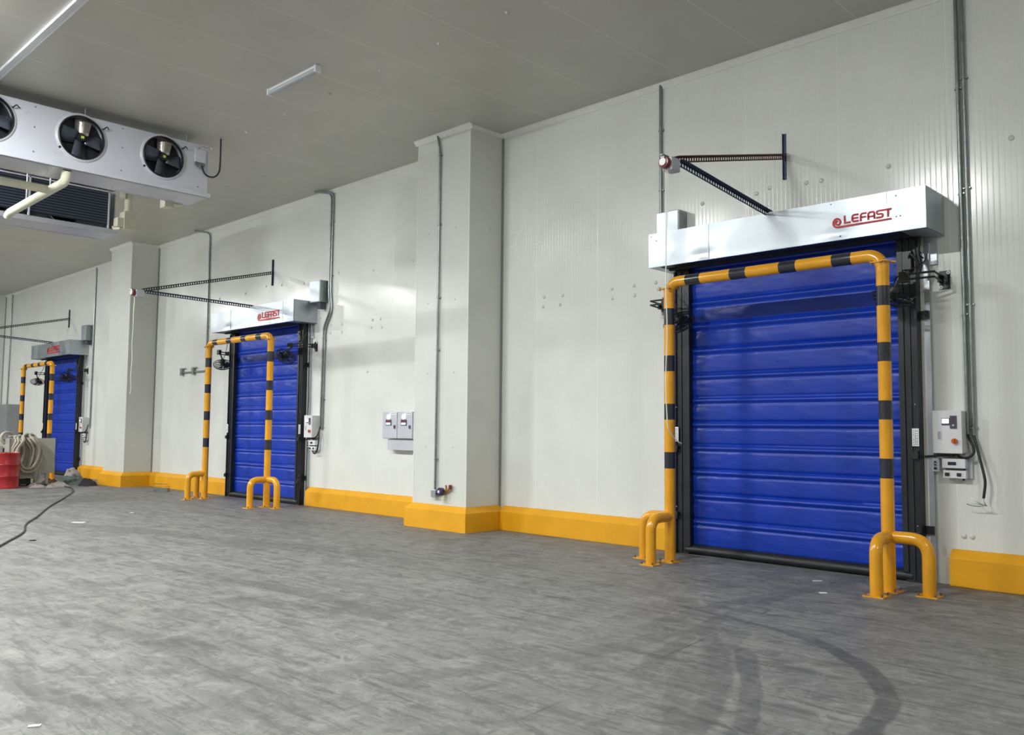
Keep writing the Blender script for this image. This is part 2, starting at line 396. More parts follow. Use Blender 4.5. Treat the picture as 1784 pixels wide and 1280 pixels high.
# cove trims between walls and ceiling
n_tr = 0
def trim(m, mat, lab):
    global n_tr; n_tr += 1
    tag(m.build('trim_%d' % n_tr, mat), lab, 'trim', kind='structure')
cove = lambda: [(-.001, H - .075), (-.012, H - .075), (-.022, H - .055), (-.06, H - .012), (-.075, H - .001), (-.001, H - .001)]
for x0, x1, lab in ((C1[1] + .03, 9, 'white cove strip along the ceiling above the nearest door'), (C2[1] + .03, C1[0] - .03, 'white cove strip along the ceiling above the middle door'),
                    (C3[1] + .03, C2[0] - .03, 'white cove strip along the ceiling above the farthest door')):
    trim(MB().prism(cove(), x0, x1), M['white_trim'], lab)
for (a, b), lab in zip((C1, C2), ('white cove strip round the top of the nearest pillar', 'white cove strip round the top of the second pillar')):
    m = MB().prism([(y - CP, z) for y, z in cove()], a - .06, b + .06)
    m.box(b + .001, b + .03, -CP, -.03, H - .07, H - .001); m.box(a - .03, a - .001, -CP, -.03, H - .07, H - .001)
    trim(m, M['white_trim'], lab)
# joint rail running along the ceiling
m = MB().box(-48, 9, -6.56, -6.455, H - .022, H - .001).box(-48, 9, -6.556, -6.540, H - .034, H - .022).box(-48, 9, -6.475, -6.459, H - .034, H - .022)
trim(m, M['white'], 'white joint rail running along the ceiling, top left')
# white caps on the ceiling and wall fixings
for k in range(12):
    MB().dome((-5.64 - 1.2 * k, -2.99, H), (0, 0, -1), .024, .03, n=10).build('fixing_cap', M['stud'], ceil, smooth=40)
WB = [(-6.1, 4.61), (-5.31, 4.6), (-5.13, 4.64), (-4.65, 4.61), (-4.46, 4.6), (-3.67, 4.61), (-2.42, 4.65), (-18.21, 4.65), (-19.44, 4.65), (-17.29, 4.71),
      (-16.64, 4.67), (-15.75, 4.61), (-14.49, 4.69), (-15.1, 3.83), (-14.71, 3.65), (-14.34, 3.64), (-14.34, 3.48), (-14.73, 3.49), (-13.33, 4.6),
      (-12.14, 4.62), (-13.33, 3.64), (-13.08, 3.64), (-13.36, 3.5), (-13.04, 3.48), (-8.93, 3.64), (-8.55, 3.63), (-8.95, 3.49), (-8.6, 3.49),
      (-7.61, 3.63), (-7.22, 3.63), (-7.6, 3.49), (-7.21, 3.49), (-6.85, 3.63), (-6.81, 3.54), (-13.46, 2.66), (-14.85, 1.6), (-2.98, .52), (-2.9, .52)]
for x, z in WB:
    MB().lathe([(.030, 0), (.027, .007), (.020, .012), (.010, .015), (.0005, .016)], (x, 0, z), (0, -1, 0), 16).build('wall_rivet', M['dimple'], wall, smooth=40)

# yellow kerb with chamfered top
KP = [(-.001, 0), (-.1, 0), (-.1, .292), (-.086, .304), (-.001, .38)]
KERBS = [(-3.10, 9, 'yellow concrete kerb right of the nearest door'), (C1[1], -6.62, 'yellow concrete kerb between the nearest door and the pillar beside it'),
         (-15.36, C1[0], 'yellow concrete kerb under the twin meter cabinets'), (C2[1], -18.68, 'yellow concrete kerb left of the middle door'),
         (-27.95, C2[0], 'yellow concrete kerb right of the farthest door'), (C3[1], -31.4, 'yellow concrete kerb left of the farthest door')]
for x0, x1, lab in KERBS:
    if x0 in (C1[1], C2[1], C3[1]): x0 += .1
    if x1 in (C1[0], C2[0]): x1 -= .1
    tag(MB().prism(KP, x0, x1).build('baseboard_back', M['kerb'], bevel=.006), lab, 'kerb', kind='structure')
for (a, b), lab in zip((C1, C2, C3), ('yellow kerb wrapped round the foot of the nearest pillar', 'yellow kerb wrapped round the foot of the second pillar', 'yellow kerb wrapped round the foot of the farthest pillar')):
    k = .1; y = -CP; g = .001; m = MB()
    ring = lambda e, z: [(a - e, -.001, z), (a - e, y - e, z), (b + e, y - e, z), (b + e, -.001, z)]
    vs = ring(k, 0) + ring(k, .292) + ring(k - .014, .304) + ring(g, .38) + ring(g, 0)
    fs = []
    for r in range(4):
        for i in range(3): fs.append((r * 4 + i, r * 4 + i + 1, r * 4 + i + 5, r * 4 + i + 4))
    for i in range(3): fs.append((16 + i, 16 + i + 1, i + 1, i))
    fs.append((0, 4, 8, 12, 16)); fs.append((3, 19, 15, 11, 7))
    m.add(vs, fs); tag(m.build('baseboard_column', M['kerb']), lab, 'kerb', kind='structure')

# ------------------------------------------------------------------ the logo as flat cut letters (u to the right, v up, in sign units)
def ribbon(m, pts, wd, y, th=.0015):
    """pts: list of (x, z) world; closed ribbon of width wd"""
    n = len(pts); L = []; Rr = []
    for i in range(n):
        a = Vector(pts[max(i - 1, 0)]); b = Vector(pts[i]); c = Vector(pts[min(i + 1, n - 1)])
        d1 = (b - a) if i > 0 else (c - b); d2 = (c - b) if i < n - 1 else (b - a)
        d1.normalize(); d2.normalize(); t_ = (d1 + d2).normalized(); nrm = Vector((-t_.y, t_.x))
        k = wd / 2 / max(.35, nrm.dot(Vector((-d1.y, d1.x)))); L.append(b + nrm * k); Rr.append(b - nrm * k)
    vs = [(p.x, y, p.y) for p in L] + [(p.x, y, p.y) for p in Rr] + [(p.x, y - th, p.y) for p in L] + [(p.x, y - th, p.y) for p in Rr]
    fs = []
    for i in range(n - 1):
        fs += [(2 * n + i, 2 * n + i + 1, 3 * n + i + 1, 3 * n + i), (i, n + i, n + i + 1, i + 1), (i, i + 1, 2 * n + i + 1, 2 * n + i), (n + i, 3 * n + i, 3 * n + i + 1, n + i + 1)]
    fs += [(0, 2 * n, 3 * n, n), (n - 1, 2 * n - 1, 4 * n - 1, 3 * n - 1)]
    m.add(vs, fs)
def logo_mesh(xr, zu, width, y):
    k = width / 1055.
    X = lambda u: xr - (1300 - u) * k
    Z = lambda v: zu + (v + 44) * k
    m = MB(); S_ = lambda pts, w_=28: ribbon(m, [(X(u), Z(v)) for u, v in pts], (w_ + 3) * k, y)
    c = (342, 42); sp_ = []
    for i in range(58):                                   # spiral: from the eye outwards, then the tail under the word
        q = math.radians(270 - 57 * 10.2 + i * 10.2); r = 14 + (i / 57) * 74
        sp_.append((c[0] + r * math.cos(q), c[1] + r * math.sin(q)))
    S_(sp_ + [(c[0] + 60, -45), (1300, -44)], 28)
    S_([(476, 145), (476, 13), (582, 13)])
    S_([(728, 131), (640, 131), (616, 110), (613, 40), (632, 14), (728, 14)]); S_([(616, 72), (722, 72)], 24)
    S_([(872, 131), (790, 131), (766, 108), (764, 0)]); S_([(766, 66), (862, 66)], 24)
    S_([(897, 0), (899, 104), (922, 131), (988, 131), (1003, 118), (1005, 0)]); S_([(900, 54), (1003, 54)], 24)
    S_([(1300, 131), (1070, 131), (1050, 120), (1048, 90), (1066, 72), (1128, 72), (1146, 58), (1146, 26), (1130, 13), (1036, 13)])
    S_([(1240, 128), (1240, 0)])
    return m

# ------------------------------------------------------------------ doors (built at the nearest, copied to the other two)
RIBS = [3.31, 3.00, 2.68, 2.34, 2.03, 1.715, 1.415, 1.10, .795, .455]
D2, D3 = -12.13, -24.63
def curtain_mesh():
    x0, x1, z0, z1 = -6.27, -3.50, .10, 3.80; nx, nz = 84, 300; m = MB(); bz = [z0] + RIBS[::-1] + [z1]
    for j in range(nz + 1):
        z = z0 + (z1 - z0) * j / nz
        for q in range(len(bz) - 1):
            if bz[q] <= z <= bz[q + 1]: lo, hi = bz[q], bz[q + 1]; break
        tt = (z - lo) / (hi - lo); dz = hi - z
        for i in range(nx + 1):
            u = i / nx; x = x0 + (x1 - x0) * u
            pil = .011 * (math.sin(PI * min(1, tt * 1.0)) ** .6)
            pocket = .020 * math.exp(-((dz - .045) / .022) ** 2) if hi < z1 else 0
            crease = -.014 * math.exp(-(dz / .009) ** 2) - .012 * math.exp(-((z - lo) / .012) ** 2) - .012 * math.exp(-((dz - .088) / .012) ** 2)
            e = min(u, 1 - u); ew = math.exp(-e / .09)
            wr = noise.noise(Vector((x * 2.2, z * 5 + x * 2, 3))) * .006 + noise.noise(Vector((x * 7 + z * 4, z * 16, 9))) * (.0018 + .009 * ew)
            wr *= math.sin(PI * tt) ** .5 if 0 < tt < 1 else 0
            wr += noise.noise(Vector((x * .8, hi * 3, 1))) * .006
            m.v.append((x, -.052 - pil - pocket - crease - wr, z))
    for j in range(nz):
        for i in range(nx):
            a = j * (nx + 1) + i; m.f.append([a, a + 1, a + nx + 2, a + nx + 1]); m.mi.append(0)
    return m
def latch(par, x, z, s=1):
    m = MB().box(x - .035, x + .035, -.205, -.165, z - .035, z + .035); m.cyl((x - .055 * s, -.15, z - .01), (x + .02 * s, -.15, z - .01), .018, 10).box(x - .02, x + .03, -.19, -.15, z + .03, z + .055)
    return m.build('latch', M['blackplastic'], par, smooth=40, bevel=.004)
def sticker(par, x0, x1, z0, z1, y):
    s = MB().box(x0, x1, y - .002, y, z0, z1, 0); r = random.Random(3)
    for c in range(3):
        xx = x0 + (x1 - x0) * (.25 + .25 * c); z = z1 - .02
        while z > z0 + .02:
            h = r.uniform(.006, .02); s.box(xx - .004, xx + .004, y - .003, y - .002, z - h, z, 1); z -= h + r.uniform(.004, .014)
    return tag(s.build('sticker', [M['paper'], M['print']], par), 'white sticker with small vertical print')
def make_door(label):
    d = thing('door_1', (-4.88, 0, 0), label, 'door', kind='structure')
    curtain_mesh().build('curtain', M['curtain'], d, smooth=60)
    # rubber foot loop
    m = MB(); nb = 40
    prof = [(-.03, .005), (-.10, .0), (-.135, .012), (-.15, .05), (-.135, .092), (-.095, .118), (-.04, .122)]
    m.prism(prof, -6.30, -3.46); m.build('bottom_seal', M['rubber'], d, smooth=60)
    for (xa, xb, s) in ((-6.45, -6.25, -1), (-3.52, -3.345, 1)):
        m = MB().box(xa, xb, -.14, -.001, 0, 3.72)
        inner = xb if s < 0 else xa
        m.box(inner - .03, inner + .03, -.155, -.03, .10, 3.72)
        m.box((xa + xb) / 2 - .012, (xa + xb) / 2 + .012, -.152, -.135, .02, 3.70)
        m.box(xa if s < 0 else xb - .03, xa + .03 if s < 0 else xb, -.165, -.13, .0, 3.70)
        p = m.build('side_post', M['black'], d, bevel=.003)
        xc = xa + .035 if s < 0 else xb - .04
        sticker(p, xc - .035, xc + .035, 1.45, 1.64, -.168)
        latch(p, xc, 1.345, s); latch(p, xc, .48, s)
        for z in (.6, 1.9, 3.0): MB().dome((xc, -.165, z), (0, -1, 0), .008, .005, n=8).build('screw', M['galv'], p)
    # white reveal strips and galvanized flashing
    MB().box(-6.55, -6.452, -.035, -.001, 0, 3.72).build('frame_strip', M['white_trim'], d)
    MB().box(-3.343, -3.30, -.045, -.001, 0, 3.72).build('frame_strip', M['white_trim'], d)
    m = MB(); N = 40
    for i in range(N + 1):
        z = .0 + 3.72 * i / N; b = .008 * noise.noise(Vector((z * 2.5, 0, 5)))
        m.v += [(-3.298, -.05 - b, z), (-3.245, -.05 - b * 1.5, z), (-3.245, -.001, z), (-3.298, -.001, z)]
    for i in range(N):
        for k in range(4): m.f.append([i * 4 + k, i * 4 + (k + 1) % 4, i * 4 + 4 + (k + 1) % 4, i * 4 + 4 + k]); m.mi.append(0)
    m.f += [[0, 1, 2, 3], [N * 4 + 3, N * 4 + 2, N * 4 + 1, N * 4]]; m.mi += [0, 0]
    tag(m.build('flashing', M['galv'], d, smooth=40), 'crinkled shiny metal flashing')
    for z in (2.87, .555): 
        m = MB().box(-3.345, -3.255, -.075, -.05, z - .045, z + .045); m.cyl((-3.33, -.075, z), (-3.33, -.083, z), .01, 10).cyl((-3.285, -.075, z), (-3.285, -.083, z), .01, 10)
        m.build('post_bracket', M['black'], d, smooth=40)
    # hood: front sheet dented slightly, ends, top, open below with drum and rail inside
    hx0, hx1, hz0, hz1, hy = -6.57, -3.09, 3.722, 4.166, -.56
    m = MB(); nx, nz = 90, 14
    for j in range(nz + 1):
        for i in range(nx + 1):
            x = hx0 + (hx1 - hx0) * i / nx; z = hz0 + (hz1 - hz0) * j / nz
            e = min(1, i / 3, (nx - i) / 3, j / 2, (nz - j) / 2)
            b = (noise.noise(Vector((x * 1.1, z * 2.2, 0))) * .007 + noise.noise(Vector((x * 4, z * 7, 4))) * .0012) * e
            for dx_, dz_, am in ((-5.75, 3.78, .010), (-4.05, 3.79, .008)):
                b += am * math.exp(-((x - dx_) / .16) ** 2 - ((z - dz_) / .07) ** 2) * e
            m.v.append((x, hy - .004 + b, z))
    for j in range(nz):
        for i in range(nx): a = j * (nx + 1) + i; m.f.append([a, a + 1, a + nx + 2, a + nx + 1]); m.mi.append(0)
    t_ = .012
    m.box(hx0, hx1, hy + .012, hy + .02, hz0, hz1); m.box(hx0, hx1, hy, -.002, hz1 - .004, hz1)
    m.box(hx0, hx0 + .006, hy, -.002, hz0, hz1 - .004); m.box(hx1 - .006, hx1, hy, -.002, hz0, hz1 - .004)
    m.box(hx0, hx1, hy, hy + .02, hz0 - .002, hz0 + .002); m.box(hx1 - .27, hx1, hy, -.002, hz0, hz0 + .004); m.box(hx0, hx0 + .14, hy, -.002, hz0, hz0 + .004)
    hood = m.build('hood', M['galv'], d, smooth=30)
    MB().box(hx0 + .14, hx1 - .27, hy + .022, hy + .20, hz0 + .01, hz0 + .05).box(hx0 + .14, hx1 - .27, hy + .20, hy + .24, hz0 + .01, hz0 + .10).box(hx0 + .14, hx1 - .27, -.30, -.25, hz0 - .02, hz0 + .02).build('hood_rail', M['black'], hood)
    MB().cyl((hx0 + .1, -.21, hz0 + .22), (hx1 - .1, -.21, hz0 + .22), .14, 32).build('winding_drum', M['curtain'], hood, smooth=40)
    for x, z in ((hx0 + .04, hz1 - .04), (hx0 + .12, hz1 - .1), (hx1 - .3, hz1 - .06), (hx1 - .3, hz0 + .16), (hx1 - .26, hz0 + .16), (-4.1, hz1 - .03), (-4.0, hz0 + .04)):
        MB().dome((x, hy - .005, z), (0, -1, 0), .009, .006, n=8).build('rivet', M['conduit'], hood)
    MB().box(hx0 + .9, hx0 + .904, hy - .008, hy + .01, hz0 + .01, hz1).box(hx1 - .4, hx1 - .396, hy - .008, hy + .01, hz0 + .01, hz1).build('sheet_seam', M['galv'], hood)
    logo_mesh(-3.437, 3.866, .65, hy - .010).build('logo', M['red'], hood)
    # wiring and small box at the right of the head
    m = MB().tube(spline([(-3.30, -.16, 3.74), (-3.31, -.18, 3.55), (-3.28, -.2, 3.40), (-3.30, -.22, 3.31)], 6), .022, 10)
    m.tube(spline([(-3.40, -.2, 3.48), (-3.36, -.26, 3.52), (-3.31, -.25, 3.45), (-3.29, -.22, 3.34)], 6), .014, 8)
    for k in range(4): m.tube(spline([(-3.36 + .02 * k, -.15, 3.70 - .06 * k), (-3.34 + .02 * k, -.19, 3.68 - .06 * k), (-3.33 + .02 * k, -.15, 3.66 - .06 * k)], 4), .008, 6)
    m.build('wiring', M['cable'], d, smooth=50)
    MB().box(-3.47, -3.37, -.22, -.165, 3.36, 3.57).build('motor_switch', M['black'], d, bevel=.006)
    MB().box(-3.345, -3.17, -.02, -.001, 3.42, 3.72, 0).box(-3.25, -3.17, -.03, -.001, 3.42, 3.46, 1).build('head_plate', [M['galv'], M['white']], d)
    return d
door1 = make_door('nearest roll-up door, a ribbed blue curtain in black posts under a bright silver hood')
door2 = copy_tree(door1, (D2, 0, 0)); door2.name = 'door_2'; door2['label'] = 'middle roll-up door of blue ribbed curtain, between the two white pillars'
door3 = copy_tree(door1, (D3, 0, 0)); door3.name = 'door_3'; door3['label'] = 'farthest roll-up door of blue ribbed curtain, behind the heaped hoses'
for dd, xr, zu, wd in ((door2, -3.61, 3.835, .89), (door3, -3.93, 3.84, 1.12)):
    lg = kids(kids(dd, 'hood')[0], 'logo')[0]
    tmp = logo_mesh(xr, zu, wd, -.570).build('logo', M['red'], kids(door1, 'hood')[0]); lg.data = tmp.data; bpy.data.objects.remove(tmp)

# ------------------------------------------------------------------ striped barrier frames
def make_barrier(xl, xr, y, label):
    f = thing('barrier_frame', ((xl + xr) / 2, y, 0), label, 'barrier', 'striped barrier frames before the doors')
    Y, K = M['yellow'], M['bandblack']; r = .066
    for x in (xl, xr):
        zs = [0, 1.13, 1.33, 1.725, 1.92, 2.32, 2.515, 2.895, 3.10, 3.345]
        m = MB().tube([(x, y, z) for z in zs], r, 28, mat_of=lambda i: i % 2)
        p = m.build('post', [Y, K], f, smooth=40)
        m = MB().box(x - .11, x + .11, y - .11, y + .11, 0, .012)
        b = m.build('base_plate', Y, p)
        for sx in (-1, 1):
            for sy in (-1, 1): MB().cyl((x + .085 * sx, y + .085 * sy, .012), (x + .085 * sx, y + .085 * sy, .04), .013, 8).build('anchor_bolt', M['steel'], p)
        m = MB()
        for a_ in (0, PI / 2):
            ux, uy = math.cos(a_ + .5), math.sin(a_ + .5); m.obox((x, y, 3.35), (ux, uy, 0), (-uy, ux, 0), (0, 0, 1), .125, .022, .006)
        m.lathe([(.085, -.007), (.085, .007)], (x, y, 3.35), (0, 0, 1), 24, cap=True)
        m.build('flange', Y, p, smooth=40)
        for q in (.5, .5 + PI / 2, .5 + PI, .5 + 1.5 * PI):
            MB().cyl((x + .11 * math.cos(q), y + .11 * math.sin(q), 3.325), (x + .11 * math.cos(q), y + .11 * math.sin(q), 3.375), .010, 8).build('flange_bolt', M['steel'], p)
    zt = 3.43; er = .15
    pts = [(xl, y, 3.352)]; 
    for k in range(0, 9):
        q = PI - k / 8 * PI / 2; pts.append((xl + er + er * math.cos(q), y, zt - er + er * math.sin(q)))
    bands = [.258, .463, .864, 1.073, 1.483, 1.683, 2.09, 2.30]
    sc = (xr - xl) / 2.61; bx = [xl + b * sc for b in bands]
    n0 = len(pts) - 1
    pts += [(x, y, zt) for x in bx]
    for k in range(0, 9):
        q = PI / 2 - k / 8 * PI / 2; pts.append((xr - er + er * math.cos(q), y, zt - er + er * math.sin(q)))
    pts.append((xr, y, 3.352))
    mo = lambda i: 1 if (n0 + 1 <= i < n0 + 9 and (i - n0 - 1) % 2 == 0) else 0
    MB().tube(pts, r, 28, mat_of=mo).build('top_bar', [Y, K], f, smooth=40)
    for x, s in ((xl, -1), (xr, 1)):
        for dx, dy in ((.385 * s, 0), (.02 * s, -.375)):
            ex, ey = x + dx, y + dy
            path = fillet([(ex, ey, 0), (ex, ey, .545), (x, y, .545)], .17, 8)
            g = MB().tube(path, .062, 24).build('guard_leg', Y, f, smooth=40)
            MB().box(ex - .10, ex + .10, ey - .10, ey + .10, 0, .012).build('base_plate', Y, g)
            for sx in (-1, 1):
                for sy in (-1, 1): MB().cyl((ex + .08 * sx, ey + .08 * sy, .012), (ex + .08 * sx, ey + .08 * sy, .04), .012, 8).build('anchor_bolt', M['steel'], g)
    return f
make_barrier(-6.04, -3.425, -.88, 'nearest yellow and black pipe barrier frame, standing before the closest blue door')
make_barrier(-18.19, -15.56, -.85, 'yellow and black pipe barrier frame standing before the middle blue door')
make_barrier(-30.40, -27.76, -1.0, 'farthest yellow and black pipe barrier frame, partly hidden by heaped hoses')

# ------------------------------------------------------------------ grey metal boxes above the hoods
for x0, x1, z0, z1, lab in ((-6.69, -6.335, 4.17, 4.54, 'galvanized box on the wall above the left end of the nearest hood'),
                            (-15.19, -14.83, 4.11, 4.56, 'galvanized box on the wall above the right end of the middle hood'),
                            (-27.80, -27.42, 4.15, 4.62, 'galvanized box on the wall above the right end of the farthest hood')):
    b = thing('metal_box', ((x0 + x1) / 2, 0, z0), lab, 'metal box', 'galvanized boxes above the hoods')
    MB().box(x0, x1, -.205, -.001, z0, z1).build('casing', M['conduit'], b, bevel=.006)
    MB().box(x0 + .008, x1 - .008, -.22, -.206, z0 + .01, z1 - .01).build('cover', M['galv'], b, bevel=.004)
    MB().box((x0 + x1) / 2 + .03, (x0 + x1) / 2 + .13, -.16, -.03, z0 - .13, z0).build('gland_box', M['darkgrey'], b, bevel=.004)

# ------------------------------------------------------------------ control boxes by each door
def make_controls(dx, where):
    x0, x1, z0, z1, y = -3.20 + dx, -2.92 + dx, 1.385, 1.825, -.19
    b = thing('control_box', ((x0 + x1) / 2, 0, z0), 'pale control box with lit display and orange knob, %s' % where, 'control box', 'door control boxes')
    MB().box(x0, x1, y + .02, -.001, z0, z1).build('enclosure', M['enclosure'], b, bevel=.006)
    dr = MB().box(x0 - .004, x1 + .004, y, y + .019, z0 - .004, z1 + .004).build('door', M['enclosure'], b, bevel=.005)
    MB().box(x0 + .088, x0 + .170, y - .006, y - .001, z1 - .15, z1 - .075).build('display_bezel', M['darkgrey'], b, bevel=.003)
    MB().box(x0 + .094, x0 + .162, y - .009, y - .0065, z1 - .13, z1 - .082).build('display', M['lcd'], b)
    kp = MB().box(x0 + .17, x0 + .238, y - .008, y - .001, z1 - .185, z1 - .05).build('keypad', M['darkgrey'], b, bevel=.003)
    for k, mt in enumerate(('violet', 'maroon', 'enclosure')): MB().cyl((x0 + .204, y - .008, z1 - .08 - .035 * k), (x0 + .204, y - .012, z1 - .08 - .035 * k), .010, 12).build('button', M[mt], kp)
    s = MB().box(x0 + .045, x0 + .085, y - .003, y - .001, z1 - .30, z1 - .215, 0)
    for k in range(6): s.box(x0 + .05, x0 + .075 - .004 * (k % 2), y - .004, y - .003, z1 - .29 + .013 * k, z1 - .285 + .013 * k, 1)
    s.build('rating_label', [M['cabinetgrey'], M['print']], b)
    MB().cyl((x0 + .215, y - .001, z0 + .125), (x0 + .215, y - .03, z0 + .125), .028, 20).box(x0 + .209, x0 + .221, y - .045, y - .03, z0 + .10, z0 + .15).build('knob', M['orange'], b, smooth=40)
    MB().box(x0 + .0, x0 + .17, -.12, -.03, z0 - .04, z0 - .005).tube([(x0 - .13, -.07, z0 - .045), (x0 + .05, -.07, z0 - .03)], .012, 8).build('gland_plate', M['blackplastic'], b, bevel=.004)
    # two socket units
    t0 = thing('switch_unit', (x0 + .16, 0, 1.12), 'small white twin switch unit with dark window, %s' % where, 'switch unit', 'white switch units')
    MB().box(x0 + .08, x1 + .05, -.03, -.001, 1.12, 1.33).build('back_plate', M['cabinetgrey'], t0, bevel=.004)
    MB().box(x0 + .055, x1 + .005, -.11, -.031, 1.225, 1.325).build('upper_case', M['enclosure'], t0, bevel=.006)
    MB().box(x0 + .115, x0 + .195, -.114, -.110, 1.258, 1.292).build('window', M['navy'], t0)
    MB().box(x0 + .09, x1 - .02, -.10, -.031, 1.205, 1.224).build('vent', M['blackplastic'], t0)
    MB().box(x0 + .06, x1 + .008, -.10, -.031, 1.12, 1.203).build('lower_case', M['enclosure'], t0, bevel=.006)
    for k in (.10, .215):
        MB().box(x0 + k - .018, x0 + k + .024, -.112, -.10, 1.143, 1.178).build('rocker_switch', M['blackplastic'], t0, bevel=.003)
    MB().cyl((x1 - .03, -.06, 1.12), (x1 - .03, -.06, 1.10), .012, 10).build('cable_gland', M['blackplastic'], t0)
    p = thing('push_button_box', (x0 - .02, 0, 1.18), 'small white push-button box beside the door post, %s' % where, 'button box', 'push-button boxes')
    MB().box(x0 - .055, x0 + .015, -.075, -.001, 1.185, 1.325).build('case', M['enclosure'], p, bevel=.006)
    MB().box(x0 - .042, x0 + .002, -.078, -.0755, 1.20, 1.31).build('face_plate', M['cabinetgrey'], p, bevel=.002)
    for k, z in enumerate((1.285, 1.255, 1.218)): MB().cyl((x0 - .02, -.078, z), (x0 - .02, -.09, z), .010 + .005 * (k == 2), 12).build('button', M['blackplastic'], p)
make_controls(0, 'right of the nearest door')
make_controls(-12.11, 'right of the middle door')
make_controls(-24.55, 'right of the farthest door')

# ------------------------------------------------------------------ conduits and cables
def conduit(name, pts, r, clamps, label, group=None, y=-.03, mat='conduit', fr=.12):
    c = thing(name, pts[-1], label, 'conduit', group)
    MB().tube(fillet(pts, fr), r, 14).build('pipe', M[mat], c, smooth=50)
    for (x, yy, z) in clamps:
        MB().box(x - r - .018, x + r + .018, yy - .004, yy + .03, z - .008, z + .008).lathe([(r + .004, -.01), (r + .004, .01)], (x, yy, z), (0, 0, 1), 14, cap=True).build('pipe_clamp', M['steel'] if mat == 'x' else M['conduit'], c, smooth=40)
    return c
GC = 'wall conduits'
cl = lambda x, zs, y=-.03: [(x, y, z) for z in zs]
conduit('conduit', [(-2.915, -.03, H), (-2.905, -.03, 1.57)], .019, cl(-2.91, (5.3, 4.15, 2.85, 1.68)), 'left of the twin wall conduits right of the nearest door', GC)
conduit('conduit', [(-2.852, -.03, H), (-2.846, -.03, 1.56)], .019, cl(-2.85, (5.4, 4.2, 2.95, 1.65)), 'right of the twin wall conduits right of the nearest door', GC)
conduit('conduit', [(-6.74, -.03, H), (-6.74, -.03, 4.42)], .022, cl(-6.74, (5.75, 4.9)), 'dark conduit dropping from ceiling beside the galvanized box over the nearest door', GC)
conduit('conduit', [(-15.05, -.25, H - .03), (-14.76, -.03, H - .06), (-14.78, -.03, 4.33), (-14.72, -.03, 3.95), (-14.94, -.03, 3.60), (-14.97, -.03, 1.55)], .02, cl(-14.77, (5.7, 4.6)) + cl(-14.955, (3.4, 2.2)), 'left of the paired bent conduits right of the middle door', GC)
conduit('conduit', [(-14.98, -.22, H - .03), (-14.69, -.03, H - .06), (-14.71, -.03, 4.36), (-14.65, -.03, 3.93), (-14.875, -.03, 3.58), (-14.905, -.03, 1.55)], .02, cl(-14.70, (5.75, 4.65)) + cl(-14.89, (3.35, 2.15)), 'right of the paired bent conduits right of the middle door', GC)
conduit('conduit', [(-20.35, -.25, H - .02), (-19.99, -.03, H - .08), (-19.97, -.03, 2.95)], .022, cl(-19.97, (5.2, 4.0)), 'conduit from the ceiling down the wall left of the middle hood', GC)
conduit('conduit', [(-27.30, -.03, H), (-27.30, -.03, 1.5)], .022, cl(-27.30, (5.2, 3.2)), 'conduit down the wall just right of the farthest door', GC)
conduit('conduit', [(-35.42, -.03, H), (-35.45, -.03, 2.3)], .022, cl(-35.42, (5.0, 3.0)), 'conduit down to the grey cabinet at the far left', GC)
conduit('conduit', [(-10.62, -CP - .03, H), (-10.545, -CP - .035, H - .28), (-10.545, -CP - .035, .62)], .019, cl(-10.545, (6.05, 4.9, 3.7, 2.85, 1.1), -CP - .035), 'long conduit running down the front of the nearest pillar', GC)
# stub conduit run left of the middle door
c = thing('conduit', (-20.6, 0, 2.9), 'short horizontal conduit run with tee boxes left of the middle barrier frame', 'conduit', GC)
MB().tube([(-21.3, -.03, 2.93), (-20.0, -.03, 2.93)], .02, 10).build('pipe', M['conduit'], c, smooth=50)
for x in (-21.25, -20.62):
    MB().box(x - .05, x + .05, -.07, -.001, 2.86, 3.02).box(x - .10, x + .18, -.05, -.02, 3.02, 3.045).build('tee_box', M['conduit'], c, bevel=.005)

# black cables under the near conduits
m = MB().tube(spline([(-2.905, -.04, 1.58), (-2.88, -.06, 1.52), (-2.845, -.08, 1.46), (-2.835, -.09, 1.40), (-2.87, -.10, 1.35), (-2.93, -.10, 1.335), (-2.98, -.10, 1.35), (-3.0, -.10, 1.39)]), .013, 10)
tag(m.build('cable', M['cable'], smooth=50), 'black cable looping from conduit into the bottom of the nearest control box', 'cable', 'black cables')
c = thing('loose_cable', (-2.76, -.1, .88), 'black cable hanging loose with bare wire tails on the wall right of the nearest door', 'cable', 'black cables')
MB().tube(spline([(-2.846, -.04, 1.57), (-2.82, -.06, 1.48), (-2.79, -.08, 1.36), (-2.76, -.09, 1.24), (-2.735, -.10, 1.10), (-2.748, -.10, .97), (-2.755, -.10, .93)]), .014, 10).build('sheath', M['cable'], c, smooth=50)
MB().tube(spline([(-2.755, -.10, .94), (-2.745, -.11, .88), (-2.72, -.13, .855), (-2.80, -.14, .89), (-2.87, -.13, .935)]), .004, 6).tube(spline([(-2.75, -.10, .90), (-2.74, -.11, .862), (-2.82, -.16, .875), (-2.90, -.15, .868), (-2.86, -.12, .85), (-2.78, -.10, .845), (-2.73, -.11, .865)]), .004, 6).build('wire_tails', M['conduit'], c)
for dx, lab in ((-12.02, 'black cable looping under the control box of the middle door'), (-24.45, 'black cable looping under the control box of the farthest door')):
    m = MB().tube(spline([(-2.95 + dx, -.04, 1.6), (-2.90 + dx, -.09, 1.45), (-2.90 + dx, -.10, 1.25), (-2.96 + dx, -.10, 1.1), (-3.04 + dx, -.10, 1.06), (-3.12 + dx, -.09, 1.12)]), .014, 10)
    m.tube(spline([(-2.92 + dx, -.05, 1.6), (-2.95 + dx, -.09, 1.44), (-3.0 + dx, -.10, 1.39), (-3.12 + dx, -.1, 1.37)]), .013, 10)
    tag(m.build('cable', M['cable'], smooth=50), lab, 'cable', 'black cables')

